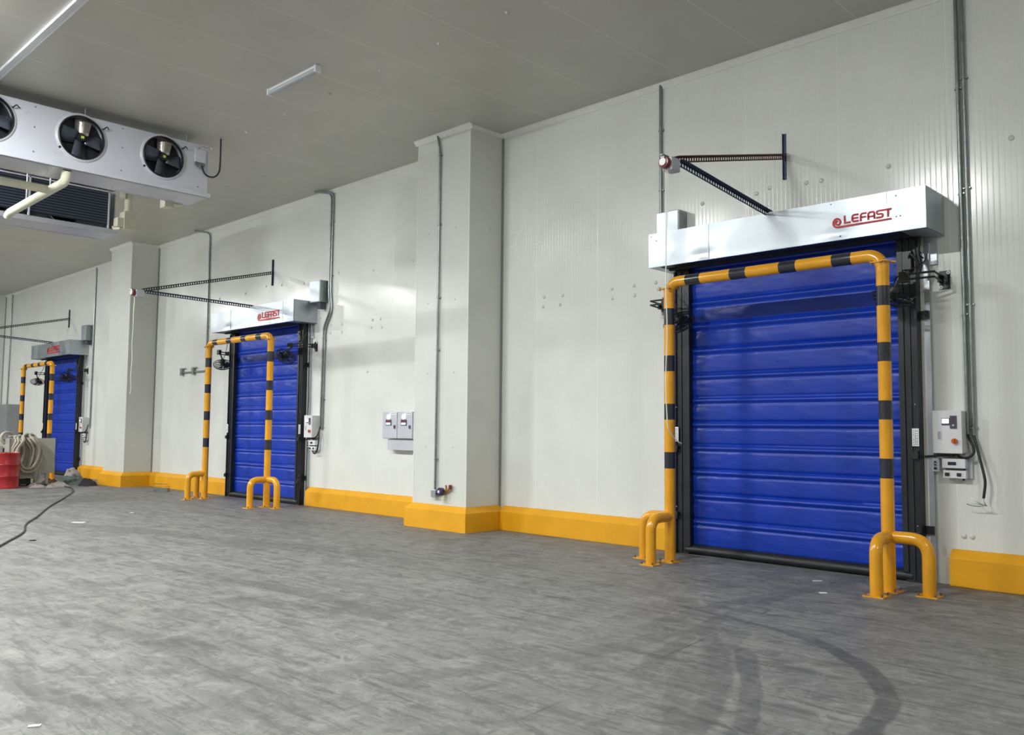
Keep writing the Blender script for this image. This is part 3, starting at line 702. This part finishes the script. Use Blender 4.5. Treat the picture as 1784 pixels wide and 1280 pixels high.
# ------------------------------------------------------------------ pull-switch brackets standing out from the wall above each door
def angle_bar(m, a, b, wdt, side, up, th=.004):
    a, b = vec(a), vec(b); d = (b - a); L = d.length; d.normalize(); side = vec(side).normalized(); up = vec(up).normalized()
    m.obox((a + b) / 2 + side * wdt / 2, d, side, up, L / 2, wdt / 2, th / 2)
    # upright flange is perforated: two rails with short bridges
    c = (a + b) / 2
    for off in (.12, .88): m.obox(c - up * wdt * off, d, side, up, L / 2, th / 2, wdt * .13)
    n = int(L / .05)
    for i in range(n + 1): m.obox(a + d * (L * i / n) - up * wdt * .5, d, side, up, .012, th / 2, wdt * .3)
def pull_bracket(x, tip, where, col):
    b = thing('pull_switch_bracket', (x, 0, 4.70), 'slotted-angle bracket with pull switch above %s' % where, 'bracket', 'pull switch brackets')
    ty, tz = tip
    m = MB().box(x - .02, x + .02, -.005, -.001, 4.70, 5.28).box(x - .02, x - .015, -.035, -.005, 4.70, 5.28); m.build('wall_plate', M['bluesteel'], b)
    for z in (4.77, 4.94, 5.18): MB().cyl((x + .008, -.005, z), (x + .008, -.014, z), .008, 8).build('bolt', M['blackplastic'], b)
    m = MB(); angle_bar(m, (x, -.03, 5.01), (x, ty + .1, tz + .085), .062, (1, 0, 0), (0, 0, 1)); m.build('upper_arm', M[col], b)
    m = MB(); angle_bar(m, (x + .02, -.48, 4.20), (x + .02, ty + .16, tz + .06), .062, (1, 0, 0), (0, -.2, 1)); m.build('lower_arm', M['bluesteel'], b)
    s = MB().box(x - .05, x + .065, ty - .03, ty + .13, tz - .085, tz + .055).build('switch_body', M['cabinetgrey'], b, bevel=.012)
    MB().box(x - .02, x + .02, ty - .12, ty + .14, tz + .055, tz + .064).box(x - .02, x + .02, ty - .10, ty - .06, tz + .02, tz + .06).build('mount_plate', M['conduit'], s)
    MB().lathe([(.058, 0), (.064, .02), (.058, .055), (.04, .06)], (x, ty - .03, tz - .01), (0, -1, 0), 24, cap=True).build('switch_head', M['maroon'], s, smooth=40)
    MB().cyl((x, ty - .088, tz - .01), (x, ty - .104, tz - .01), .038, 20).build('lens', M['paper'], s, smooth=40)
    return b
b1 = pull_bracket(-4.92, (-2.56, 4.325), 'the nearest door', 'redbrown')
b2 = pull_bracket(-17.0, (-2.98, 4.19), 'the middle door, its tip in front of the pillar', 'black')
b3 = pull_bracket(-29.47, (-2.9, 4.27), 'the farthest door', 'black')
def cord(b, x, y, z0, z1, tail):
    pts = [(x + .006 * math.sin(i * .9), y + .006 * math.cos(i * 1.3), z0 + (z1 - z0) * i / 14) for i in range(15)] + tail
    m = MB().tube(spline(pts, 4), .0055, 6)
    m.tube(spline([(p[0] + .018 * (1 if i < 4 else 0), p[1], p[2]) for i, p in enumerate(pts[:6])], 4), .003, 6)
    m.build('pull_cord', M['cord'], b)
cord(b1, -4.92, -2.60, 4.26, 1.75, [(-4.915, -2.58, 1.62), (-4.90, -2.47, 1.50), (-4.89, -2.38, 1.465)])
cord(b2, -17.0, -3.02, 4.12, 2.3, [(-17.0, -3.03, 2.2)])
cord(b3, -29.47, -2.94, 4.2, 2.3, [(-29.47, -2.95, 2.2)])

# ------------------------------------------------------------------ small guarded fans on swing arms
def make_fan(px, pz, head, normal, where, dy=-.42):
    f = thing('wall_fan', (px, 0, pz - .1), 'small black caged fan on a swing arm, %s' % where, 'fan', 'black caged fans by the doors')
    w_ = MB().box(px - .055, px + .055, -.012, -.001, pz - .10, pz + .10).box(px - .05, px - .03, -.10, -.012, pz - .03, pz + .06).box(px + .02, px + .04, -.10, -.012, pz - .03, pz + .06).build('wall_plate', M['black'], f, bevel=.003)
    for sx, sz in ((-1, -1), (1, 1)):
        MB().lathe([(.018, 0), (.018, .006), (.008, .006), (.008, .004)], (px + .038 * sx, -.012, pz + .078 * sz), (0, -1, 0), 14).build('washer', M['white'], w_)
    h = vec(head); n = vec(normal).normalized(); top = h - n * .10
    el = Vector((px, dy * .8, pz + .02))
    for o_ in (-.025, .03):
        MB().tube([(px, -.05, pz + o_), (el.x, el.y, el.z + o_), (h.x + (px - h.x) * .35, h.y, pz + o_)], .012, 8).build('arm', M['black'], f, smooth=40)
    ex = h.x + (px - h.x) * .35
    MB().obox((ex, h.y, pz), (1, 0, 0), (0, 1, 0), (0, 0, 1), .05, .03, .055).tube(spline([(ex, h.y, pz - .02), tuple((Vector((ex, h.y, pz)) + top) / 2 + Vector((0, 0, .02))), tuple(top)], 6), .018, 8).build('tilt_joint', M['black'], f, smooth=40)
    hd = MB().lathe([(.001, -.13), (.04, -.13), (.052, -.11), (.052, -.02), (.04, 0)], h, n, 20).build('motor', M['blackplastic'], f, smooth=40)
    A = n.cross(Vector((0, 0, 1))); A = A.normalized() if A.length > .05 else Vector((1, 0, 0)); B = n.cross(A)
    R_ = .20; m = MB()
    def ring(r, hh, t_=.0035): m.tube([h + n * hh + (A * math.cos(q * PI / 16) + B * math.sin(q * PI / 16)) * r for q in range(32)], t_, 5, closed=True)
    for r, hh in ((.07, .075), (.12, .07), (.165, .055), (R_, .02), (R_ + .004, -.02), (.16, -.055), (.09, -.07)): ring(r, hh, .006 if r >= R_ else .0035)
    for k in range(20):
        q = k * PI / 10; e = A * math.cos(q) + B * math.sin(q)
        m.tube([h + n * .078 + e * .02, h + n * .070 + e * .12, h + n * .05 + e * .17, h + n * .02 + e * R_, h - n * .02 + e * R_, h - n * .055 + e * .16, h - n * .07 + e * .06], .003, 4)
    m.build('cage', M['black'], f)
    m = MB().lathe([(.001, .035), (.04, .03), (.045, .0)], h, n, 16)
    for k in range(5):
        q = k * 2 * PI / 5; vs = []
        for rr, wd in ((.035, .35), (.10, .36), (.165, .30)):
            for s_, tw in ((-1, .018), (1, -.018)):
                a_ = q + s_ * wd; vs.append(h + n * (.012 + tw) + (A * math.cos(a_) + B * math.sin(a_)) * rr)
        m.add(vs, [(0, 1, 3, 2), (2, 3, 5, 4)])
    bl = m.build('blades', M['blackplastic'], f, smooth=40); sd = bl.modifiers.new('thick', 'SOLIDIFY'); sd.thickness = .003
    MB().tube(spline([tuple(h - n * .12), tuple(h - n * .16 + Vector((0, .05, .08))), (h.x + (px - h.x) * .6, -.2, pz + .18), (px + (.12 if h.x > px else -.12), -.17, pz + .28)], 8), .007, 6).build('power_lead', M['cable'], f, smooth=50)
    return f
for dx, who in ((0, 'nearest door'), (-12.13, 'middle door'), (-24.63, 'farthest door')):
    nl = (.35, -.15, -.92) if dx else (.45, -.1, -.75)
    nr = (-.75, .05, -.65) if dx else (-.35, .1, -.93)
    make_fan(-6.70 + dx, 3.27, (-6.17 + dx, -.46, 2.98), nl, 'at the left post of the %s' % who)
    make_fan(-3.10 + dx, 3.24, (-3.50 + dx, -.46, 3.03), nr, 'at the right post of the %s' % who)

# ------------------------------------------------------------------ twin meter cabinets and tray beneath
for x0, x1, lab in ((-12.72, -12.29, 'left grey meter cabinet of the pair on the wall beside the nearest pillar'), (-12.285, -11.86, 'right grey meter cabinet of the pair, half behind the nearest pillar')):
    b = thing('meter_cabinet', ((x0 + x1) / 2, 0, 1.4), lab, 'cabinet', 'twin meter cabinets')
    MB().box(x0, x1, -.17, -.001, 1.40, 1.88).build('enclosure', M['cabinetgrey'], b, bevel=.006)
    MB().box(x0 + .006, x1 - .006, -.188, -.171, 1.406, 1.874).build('door', M['cabinetgrey'], b, bevel=.005)
    MB().cyl(((x0 + x1) / 2 - .02, -.188, 1.79), ((x0 + x1) / 2 - .02, -.205, 1.79), .045, 20).build('lamp', M['lcd'], b, smooth=40)
    MB().box(x0 + .11, x0 + .27, -.200, -.188, 1.635, 1.74).build('meter_bezel', M['darkgrey'], b, bevel=.003)
    MB().box(x0 + .13, x0 + .25, -.202, -.200, 1.65, 1.685).build('meter_screen', M['lcd'], b)
    MB().box(x0 + .13, x0 + .25, -.202, -.200, 1.70, 1.725).build('meter_digits', M['maroon'], b)
    s = MB().box(x1 - .21, x1 - .02, -.191, -.188, 1.83, 1.87, 0)
    for k in range(8): s.box(x1 - .17 + k * .017, x1 - .16 + k * .017, -.192, -.191, 1.845, 1.858, 1)
    s.build('name_label', [M['paper'], M['print']], b)
    MB().box(x1 - .085, x1 - .045, -.205, -.188, 1.58, 1.64).build('lock', M['darkgrey'], b, bevel=.004)
m = MB().box(-12.62, -11.80, -.13, -.12, 1.20, 1.39).box(-12.62, -11.80, -.13, -.001, 1.195, 1.205).box(-12.62, -12.61, -.13, -.001, 1.20, 1.39)
tag(m.build('cable_tray', M['cabinetgrey'], bevel=.003), 'pale metal cable tray under the twin grey meter cabinets', 'cable tray')

# gas detector at the pillar foot
g = thing('gas_detector', (-10.3, -CP, .5), 'small gas detector with violet head at the foot of the nearest pillar', 'detector')
MB().box(-10.60, -10.49, -CP - .08, -CP - .001, .50, .62).build('junction_box', M['galv'], g, bevel=.006)
MB().lathe([(.03, 0), (.06, .01), (.062, .07), (.05, .085)], (-10.355, -CP - .04, .60), (0, -1, 0), 24, cap=True).cyl((-10.355, -CP, .60), (-10.355, -CP - .05, .60), .03, 12).build('head', M['violet'], g, smooth=40)
MB().cyl((-10.355, -CP - .125, .60), (-10.355, -CP - .132, .60), .022, 16).build('face', M['paper'], g, smooth=40)
MB().tube([(-10.49, -CP - .04, .56), (-10.41, -CP - .04, .58)], .022, 10).build('gland', M['blackplastic'], g, smooth=40)
MB().tube(spline([(-10.30, -CP - .04, .60), (-10.24, -CP - .04, .62), (-10.18, -CP - .04, .66)], 4), .02, 10).tube([(-10.27, -CP - .04, .62), (-10.28, -CP - .04, .70)], .014, 8).build('sensor_neck', M['brass'], g, smooth=40)
MB().cyl((-10.18, -CP - .04, .64), (-10.18, -CP - .04, .71), .026, 16).build('sensor', M['maroon'], g, smooth=40)
MB().cyl((-10.33, -CP - .05, .46), (-10.33, -CP - .05, .54), .028, 14).build('test_port', M['cream'], g, smooth=40)

# ------------------------------------------------------------------ air coolers under the ceiling
def fan_unit(par, x, y, z, s):
    """fan opening on the casing face at x; s = +1 faces +x"""
    R_ = .318
    sh = MB().lathe([(.372, .0), (.362, .014), (.345, .024), (.335, .026), (.330, .02), (.328, -.02), (.328, -.10)], (x, y, z), (s, 0, 0), 56).build('fan_ring', M['coolwhite'], par, smooth=50)
    MB().lathe([(.328, .02), (.331, .034), (.323, .04), (.316, .034), (.314, -.02)], (x, y, z), (s, 0, 0), 56).build('guard_rim', M['blackplastic'], sh, smooth=50)
    MB().lathe([(.001, 0), (.326, 0)], (x - .11 * s, y, z), (s, 0, 0), 48).build('fan_well', M['blackplastic'], sh)
    return sh
def make_cooler(x0, x1, y0, y1, z0, z1, label, front, nf):
    """casing box between x0..x1; fans on the side 'front' (+1 = x1)"""
    c = thing('air_cooler', ((x0 + x1) / 2, (y0 + y1) / 2, z0), label, 'air cooler', 'white air coolers under the ceiling')
    t_ = .02; xf = x1 if front > 0 else x0; xb = x0 if front > 0 else x1
    m = MB().box(x0 + .02, x1 - .02, y0, y1, z1 - .02, z1).box(x0 + .02, x1 - .02, y0, y0 + .02, z0 + .06, z1 - .02).box(x0 + .02, x1 - .02, y1 - .02, y1, z0 + .06, z1 - .02)
    # face with round openings is closed between the fans by the fan rings
    m.build('casing', M['coolwhite'], c, bevel=.005)
    # perforated face
    fy = [y1 - .755 - 1.245 * i for i in range(nf)]; zc = z0 + .51
    m = MB(); R_ = .34; edges = sorted(fy)
    def plate(ya, yb, yc):
        N = 48; vs = []; fs = []
        per = []
        for k in range(N):
            q = 2 * PI * k / N; cy_, sz_ = math.cos(q), math.sin(q)
            hy_ = (yb - yc) if cy_ > 0 else (yc - ya); hz_ = (z1 - .02 - zc) if sz_ > 0 else (zc - z0 - .07)
            sc_ = min(hy_ / max(1e-6, abs(cy_)), hz_ / max(1e-6, abs(sz_))); per.append((yc + cy_ * sc_, zc + sz_ * sc_))
        for k in range(N):
            q = 2 * PI * k / N; vs.append((xf, yc + R_ * math.cos(q), zc + R_ * math.sin(q)))
        for p_ in per: vs.append((xf, p_[0], p_[1]))
        for k in range(N): k2 = (k + 1) % N; fs.append((k, k2, N + k2, N + k))
        # corners
        for ya_, za_ in ((ya, z0 + .07), (ya, z1 - .02), (yb, z0 + .07), (yb, z1 - .02)):
            ks = sorted(range(N), key=lambda k: (per[k][0] - ya_) ** 2 + (per[k][1] - za_) ** 2)[:2]
            vs.append((xf, ya_, za_)); fs.append((N + ks[0], N + ks[1], len(vs) - 1))
        m.add(vs, fs)
    for i, yc in enumerate(sorted(fy)):
        s_ = sorted(fy); ya = y0 if i == 0 else (s_[i - 1] + yc) / 2; yb = y1 if i == len(s_) - 1 else (s_[i + 1] + yc) / 2
        plate(ya, yb, yc)
    m.build('front_panel', M['coolwhite'], c)
    MB().box(xf - .03, xf + .03, y0 - .03, y1 + .05, z0, z0 + .07).box(x0, x1, y0 - .03, y1 + .03, z0, z0 + .02).box(xb - .02, xb + .02, y0 - .03, y1 + .03, z0, z0 + .10).build('drip_tray', M['coolwhite'], c, bevel=.006)
    cb = MB().box(xb - .01 if front > 0 else xb - .03, xb + .03 if front > 0 else xb + .01, y0 + .05, y1 - .14, z0 + .17, z1 - .09).build('coil', M['coil'], c)
    m = MB().box(xb - .02, xb + .03, y0, y1, z1 - .09, z1 - .065)
    yy = y1 - .14
    while yy > y0: m.box(xb - .02, xb + .03, yy - .014, yy + .014, z0 + .10, z1 - .06); yy -= 1.42
    m.build('coil_frame', M['white'], c)
    for yc in fy:
        sh = fan_unit(c, xf, yc, zc, front)
        n = Vector((front, 0, 0))
        for k in range(4):
            q = k * PI / 2 + .09; m = MB(); vs = []; N = 5; er_ = (math.sin(q), math.cos(q)); et_ = (math.cos(q), -math.sin(q))
            for i in range(N + 1):
                rr = .05 + (.300 - .05) * i / N; hw = .085 + .028 * i / N
                for s_ in (-1, 1):
                    vs.append((xf + front * (-.02 + .038 * s_), yc + er_[0] * rr + et_[0] * hw * s_, zc + er_[1] * rr + et_[1] * hw * s_))
            m.add(vs, [(2 * i, 2 * i + 1, 2 * i + 3, 2 * i + 2) for i in range(N)])
            bl = m.build('blade', M['foilblade'] if k == 0 else M['blade'], sh, smooth=50); sd = bl.modifiers.new('thick', 'SOLIDIFY'); sd.thickness = .006
        MB().lathe([(.06, -.05), (.06, .02), (.05, .045), (.001, .05)], (xf, yc, zc), (front, 0, 0), 20).build('hub', M['blackplastic'], sh, smooth=40)
        MB().box(xf + front * .05, xf + front * .053, yc - .022, yc + .022, zc - .018, zc + .018).build('hub_sticker', M['green'], sh)
        m = MB()
        for k in range(2): 
            q = math.radians(35 + 180 * k); m.dome((xf, yc + .36 * math.cos(q), zc + .36 * math.sin(q)), (front, 0, 0), .02, .03)
        m.tube(spline([(xf + .04 * front, yc + .30, zc + .20), (xf + .06 * front, yc + .34, zc + .24), (xf + .03 * front, yc + .38, zc + .22)], 4), .009, 6)
        m.build('fan_clip', M['blackplastic'], sh, smooth=40)
        for z in (zc - .36, zc, zc + .30):
            MB().dome((xf, yc + .60, z), (front, 0, 0), .012, .008, n=8).build('screw', M['conduit'], c)
    return c
cool = make_cooler(-14.22, -13.52, -8.20, -3.30, 5.38, 6.25, 'white ceiling air cooler with dark round fans, facing the camera', 1, 4)
MB().box(-13.519, -13.46, -3.55, -3.36, 5.93, 6.15).build('junction_box', M['cabinetgrey'], cool, bevel=.01)
MB().box(-13.50, -13.47, -3.53, -3.38, 5.88, 5.93).cyl((-13.485, -3.50, 5.88), (-13.485, -3.50, 5.84), .012, 8).cyl((-13.485, -3.46, 5.88), (-13.485, -3.46, 5.84), .012, 8).build('cable_glands', M['conduit'], cool)
cool2 = make_cooler(-18.05, -17.36, -8.20, -3.30, 5.34, 6.24, 'second white air cooler beyond the first, its dark finned coil towards the camera', -1, 4)
for c_, xx in ((cool, (-14.0, -13.7)), (cool2, (-17.9, -17.5))):
    m = MB()
    for y in (-3.6, -5.2, -6.8, -8.0):
        for x in xx: m.cyl((x, y, 6.25), (x, y, H), .01, 8)
    m.build('hanger_rods', M['galv'], c_)
tag(MB().tube(spline([(-13.485, -3.415, 5.89), (-13.47, -3.40, 5.80), (-13.47, -3.33, 5.735), (-13.47, -3.22, 5.735), (-13.47, -3.14, 5.81), (-13.47, -3.11, 5.95), (-13.47, -3.11, 6.41)]), .014, 10).build('cable', M['cable'], smooth=50), 'black cable hanging in a loop from the end of the near air cooler', 'cable', 'black cables')
# insulated pipes
p = thing('drain_pipe', (-13.9, -5.45, 5.2), 'cream insulated drain pipe bending from under the near air cooler, with a branch', 'pipe')
MB().tube(fillet([(-13.62, -5.45, 5.378), (-13.68, -5.45, 5.22), (-16.30, -5.45, 5.20), (-16.42, -5.45, 5.15)], .16, 8), .068, 24).build('main_run', M['cream'], p, smooth=50)
MB().tube([(-14.30, -5.45, 5.21), (-14.30, -8.0, 5.21)], .062, 20).build('branch', M['cream'], p, smooth=50)
for x in (-14.32, -15.45): MB().cyl((x, -5.45, 5.22), (x, -5.45, H), .012, 8).build('hanger_rod', M['white'], p)
MB().cyl((-14.30, -6.35, 5.22), (-14.30, -6.35, H), .012, 8).build('hanger_rod', M['white'], p)
p = thing('refrigerant_pipe', (-17.15, -3.1, 5.4), 'cream insulated riser with square casing at the end of the far air cooler', 'pipe')
MB().tube([(-17.2, -3.12, 5.76), (-17.2, -3.12, 6.40)], .075, 20).build('riser', M['cream'], p, smooth=50)
MB().box(-17.32, -17.08, -3.24, -3.0, 5.43, 5.78).build('valve_casing', M['cream'], p, bevel=.01)
MB().tube([(-17.2, -3.30, 6.12), (-17.16, -3.20, 6.12)], .085, 18).build('elbow', M['cream'], p, smooth=40)
MB().box(-17.30, -17.10, -3.36, -3.24, 5.46, 5.64).build('stub_casing', M['cream'], p, bevel=.01)
MB().tube([(-17.3, -3.36, 5.47), (-17.2, -3.38, 5.42), (-17.1, -3.30, 5.42)], .03, 10).build('drain_stub', M['cream'], p, smooth=40)
tag(MB().box(-14.45, -14.25, -3.68, -3.52, 5.29, 5.50).box(-14.43, -14.27, -3.52, -3.37, 5.36, 5.44).build('pipe_casing', M['cream'], bevel=.01), 'small cream pipe casing behind the end of the near air cooler', 'pipe casing')

# ------------------------------------------------------------------ batten lamps
def make_batten(x, y, lit, label, group=None):
    b = thing('batten_lamp', (x, y, H - .09), label, 'ceiling light', group)
    MB().box(x - .60, x + .60, y - .032, y + .032, H - .045, H - .002).build('housing', M['white'], b, bevel=.004)
    prof = [(y - .040, H - .046), (y - .044, H - .07), (y - .030, H - .088), (y, H - .094), (y + .030, H - .088), (y + .044, H - .07), (y + .040, H - .046)]
    MB().prism(prof, x - .585, x + .585).build('diffuser', M['glow'] if lit else M['diffuser'], b, smooth=60)
    for s_ in (-1, 1): MB().box(x + s_ * .585, x + s_ * .625, y - .047, y + .047, H - .098, H - .002).build('end_cap', M['white'], b, bevel=.006)
make_batten(-10.33, -3.66, False, 'unlit batten lamp on the ceiling near the nearest pillar')
for lx in LAMP_X: make_batten(lx, LAMP_Y, True, 'lit batten lamp in the row above the aisle, rightmost added as fill', 'lit batten lamps above the aisle')

# ------------------------------------------------------------------ far left clutter
g = thing('electrical_cabinet', (-34.2, 0, .3), 'grey electrical cabinet on the wall at the far left', 'cabinet')
MB().box(-35.6, -33.85, -.42, -.001, .35, 2.29).build('enclosure', M['oldgrey'], g, bevel=.01)
MB().box(-35.59, -34.75, -.45, -.421, .37, 2.27).build('door', M['oldgrey'], g, bevel=.008); MB().box(-34.72, -33.87, -.45, -.421, .37, 2.27).build('door', M['oldgrey'], g, bevel=.008)
dx_, dy_ = -24.2, -3.10
d = thing('steel_drum', (dx_, dy_, 0), 'red steel drum at the left edge', 'drum')
MB().lathe([(.001, .01), (.285, .01), (.29, .0), (.295, .02), (.288, .04), (.288, .28), (.297, .30), (.288, .32), (.288, .57), (.297, .59), (.288, .61), (.288, .85), (.296, .87), (.285, .885), (.275, .87), (.001, .865)], (dx_, dy_, 0), (0, 0, 1), 40).build('body', M['drumred'], d, smooth=40)
MB().cyl((dx_ + .1, dy_ - .1, .865), (dx_ + .1, dy_ - .1, .885), .03, 14).build('bung', M['galv'], d)
b = thing('board_stand', (-24.95, -1.97, 0), 'pale grey upright board on legs, half hidden behind the cloth-wrapped machine', 'board')
MB().box(-24.97, -24.93, -2.28, -1.74, .31, 1.23).build('board', M['board'], b, bevel=.004)
for y in (-2.2, -1.92): MB().box(-24.98, -24.92, y - .03, y + .03, 0, .31).box(-25.2, -24.7, y - .03, y + .03, 0, .03).build('leg', M['board'], b)
# cloth covered machine, its near end facing right
b = thing('covered_machine', (-25.3, -2.6, 0), 'low machine wrapped in grey cloth under hanging hoses', 'machine')
m = MB(); nx, nz = 40, 24; x0, x1, y0, y1 = -26.1, -24.66, -2.93, -2.30
for j in range(nz + 1):
    for i in range(4 * nx):
        q = i / (4 * nx) * 4; e = .035 * noise.noise(Vector((q * 8, j * .10, 2))) + .02 * noise.noise(Vector((q * 22, j * .08, 5)))
        z = .20 + (1.22 - .20) * j / nz; sl = .03 * (1 - j / nz); z += (.04 * noise.noise(Vector((q * 5, 3, 1)))) * (j == 0)
        z -= .10 * (j == nz) * 0
        if q < 1: px, py = x0 + (x1 - x0) * q, y0 - e - sl
        elif q < 2: px, py = x1 + e + sl, y0 + (y1 - y0) * (q - 1)
        elif q < 3: px, py = x1 - (x1 - x0) * (q - 2), y1 + e
        else: px, py = x0 - e, y1 - (y1 - y0) * (q - 3)
        m.v.append((px, py, z))
W_ = 4 * nx
for j in range(nz):
    for i in range(W_): i2 = (i + 1) % W_; m.f.append([j * W_ + i, j * W_ + i2, (j + 1) * W_ + i2, (j + 1) * W_ + i]); m.mi.append(0)
m.f.append([nz * W_ + i for i in range(W_)]); m.mi.append(0)
m.build('cloth_cover', M['tarp'], b, smooth=60)
MB().box(-26.0, -24.75, -2.86, -2.36, .05, .24).build('chassis', M['blackplastic'], b)
for x in (-25.8, -24.85):
    for y in (-2.8, -2.4): MB().cyl((x, y - .03, .06), (x, y + .03, .06), .06, 14).build('wheel', M['rubber'], b)
# one long hose hung in uneven turns over the near end
r = random.Random(5); pts = [(-25.3, -2.75, 1.27)]
for k, (cy_, rz, ry, zt_) in enumerate(((-2.74, .38, .13, 1.28), (-2.66, .46, .20, 1.31), (-2.58, .42, .17, 1.30), (-2.52, .475, .30, 1.32), (-2.55, .44, .25, 1.34))):
    xx = -24.56 + .045 * k
    for i in range(14):
        q = PI / 2 + 2 * PI * i / 14
        pts.append((xx + .02 * math.sin(q * 2) + (.0 if math.sin(q) < .8 else -.22), cy_ + ry * math.cos(q) * (1 if math.sin(q) < .5 else .6), zt_ - rz + rz * math.sin(q) + r.uniform(-.012, .012)))
pts += [(-24.75, -2.4, 1.34), (-25.3, -2.45, 1.28)]
tag(MB().tube(spline(pts, 4), .030, 10).build('hose_coil', M['hose'], smooth=60), 'long grey hose hung in loops over the cloth-wrapped machine', 'hose', 'grey hoses at the far left')
tag(MB().tube(spline([(-25.1, -2.36, 1.27), (-24.75, -2.34, 1.31), (-24.53, -2.30, 1.15), (-24.50, -2.20, .92), (-24.50, -2.15, .70), (-24.50, -2.22, .50), (-24.52, -2.24, .30), (-24.5, -2.3, .10), (-24.45, -2.45, .03)], 6), .03, 10).build('hose', M['hose'], smooth=60), 'single grey hose hanging down beside the upright board', 'hose', 'grey hoses at the far left')
c = MB()
sp_ = []
for k in range(52): q = k * PI / 9; sp_.append((-25.15 + .0028 * k, -2.86 + .15 * math.cos(q), 1.24 + .15 * math.sin(q)))
tag(c.tube(sp_, .028, 10).build('hose_roll', M['hose'], smooth=60), 'small tight roll of grey hose above the red drum', 'hose', 'grey hoses at the far left')
w_ = MB().box(-25.5, -24.98, -3.22, -2.98, .55, 1.04).box(-25.45, -25.38, -3.2, -3.02, 0, .55).box(-25.10, -25.03, -3.2, -3.02, 0, .55)
tag(w_.build('side_table', M['board'], bevel=.01), 'pale box stand behind the red drum', 'stand')

def lump(name, cx, cy, rx, ry, h, mat, lab, cat='cloth', seed=0, group='rags and sheets on the floor'):
    m = MB(); nr, na = 9, 30
    for j in range(nr + 1):
        f = j / nr
        for i in range(na):
            q = 2 * PI * i / na; e = 1 + .28 * noise.noise(Vector((math.cos(q) * 1.6, math.sin(q) * 1.6, seed)))
            z = h * (1 - f ** 2) * (.75 + .7 * noise.noise(Vector((f * math.cos(q) * 3, f * math.sin(q) * 3, seed + 7)))) + .004
            m.v.append((cx + rx * f * e * math.cos(q), cy + ry * f * e * math.sin(q), max(.003, z) if j < nr else .001))
    for j in range(nr):
        for i in range(na): i2 = (i + 1) % na; m.f.append([j * na + i, j * na + i2, (j + 1) * na + i2, (j + 1) * na + i]); m.mi.append(0)
    m.f.append([nr * na + i for i in range(na)][::-1]); m.mi.append(0)
    tag(m.build(name, M[mat], smooth=60), lab, cat, group)
lump('crumpled_sheet', -24.15, -2.42, .30, .22, .10, 'rag', 'pale crumpled sheet on the floor beside the red drum', seed=1)
lump('crumpled_sheet', -24.2, -1.85, .42, .22, .12, 'rag', 'pinkish crumpled sheet below the pale upright board', seed=2)
lump('crumpled_sheet', -23.85, -2.15, .22, .12, .07, 'rag', 'small pale rag on the floor nearest the camera side of the heap', seed=3)
lump('tarpaulin', -24.9, -1.25, .55, .30, .14, 'greentarp', 'green-grey tarpaulin bunched between the board and the second pillar', seed=4)
lump('cloth_bundle', -27.2, -.50, .36, .28, .36, 'rag', 'rounded pale cloth bundle at the foot of the farthest door', seed=5)
lump('cloth_bundle', -26.2, -.85, .45, .32, .20, 'greentarp', 'dark green bundle before the farthest door', seed=6)
lump('black_sheet', -24.0, -1.2, .28, .24, .22, 'darkrag', 'black folded sheet at the left foot of the second pillar', seed=7)
lump('brown_rag', -25.75, -1.55, .3, .2, .12, 'brownrag', 'brown rag beside the base of the upright board', seed=8)

# floor cable, offcut, scraps
pts = [(-11.4, -7.0, .012), (-12.852, -6.279, .012), (-14.065, -5.675, .012), (-15.2, -5.3, .012), (-16.417, -4.75, .012), (-18.088, -4.042, .012), (-19.979, -3.153, .012), (-21.692, -2.38, .012), (-22.75, -2.02, .012), (-23.2, -1.9, .012), (-24.055, -1.823, .012), (-24.4, -1.9, .05)]
tag(MB().tube(spline(pts, 6), .016, 8).build('floor_cable', M['cable'], smooth=60), 'black cable snaking across the concrete floor at the left', 'cable', 'black cables')
o = thing('metal_offcut', (-20.8, -.6, 0), 'small metal channel offcut with a bent strip on the floor by the kerb', 'offcut')
MB().obox((-20.75, -.66, .045), (.8, .6, 0), (-.6, .8, 0), (0, 0, 1), .17, .06, .045).build('channel', M['conduit'], o)
MB().tube([(-20.9, -.72, .03), (-21.7, -.35, .02), (-22.2, -.22, .10), (-21.5, -.18, .12)], .008, 6).build('strip', M['steel'], o)
for x, y, sx, sy, q, lab in ((-15.04, -4.56, .10, .05, .8, 'flat white paper scrap in mid floor left of centre'), (-4.19, -.85, .05, .012, .9, 'thin white strip on the floor before the nearest door'),
                          (-3.845, -1.475, .035, .022, .8, 'bright white chip on the floor nearer the right barrier foot'), (-5.09, -8.257, .03, .016, 1.1, 'white scrap on the floor at the bottom left corner'),
                          (-16.09, -3.27, .04, .02, .4, 'tiny white chip on the floor before the middle door')):
    tag(MB().obox((x, y, .0035), (math.cos(q), math.sin(q), 0), (-math.sin(q), math.cos(q), 0), (0, 0, 1), sx, sy, .0025).build('paper_scrap', M['paper']), lab, 'scrap', 'white scraps on the floor')
tag(MB().obox((-13.09, -5.84, .006), (.75, .66, 0), (-.66, .75, 0), (0, 0, 1), .04, .014, .006).build('dark_chip', M['blackplastic']), 'dark chip on the floor below the black cable', 'scrap')
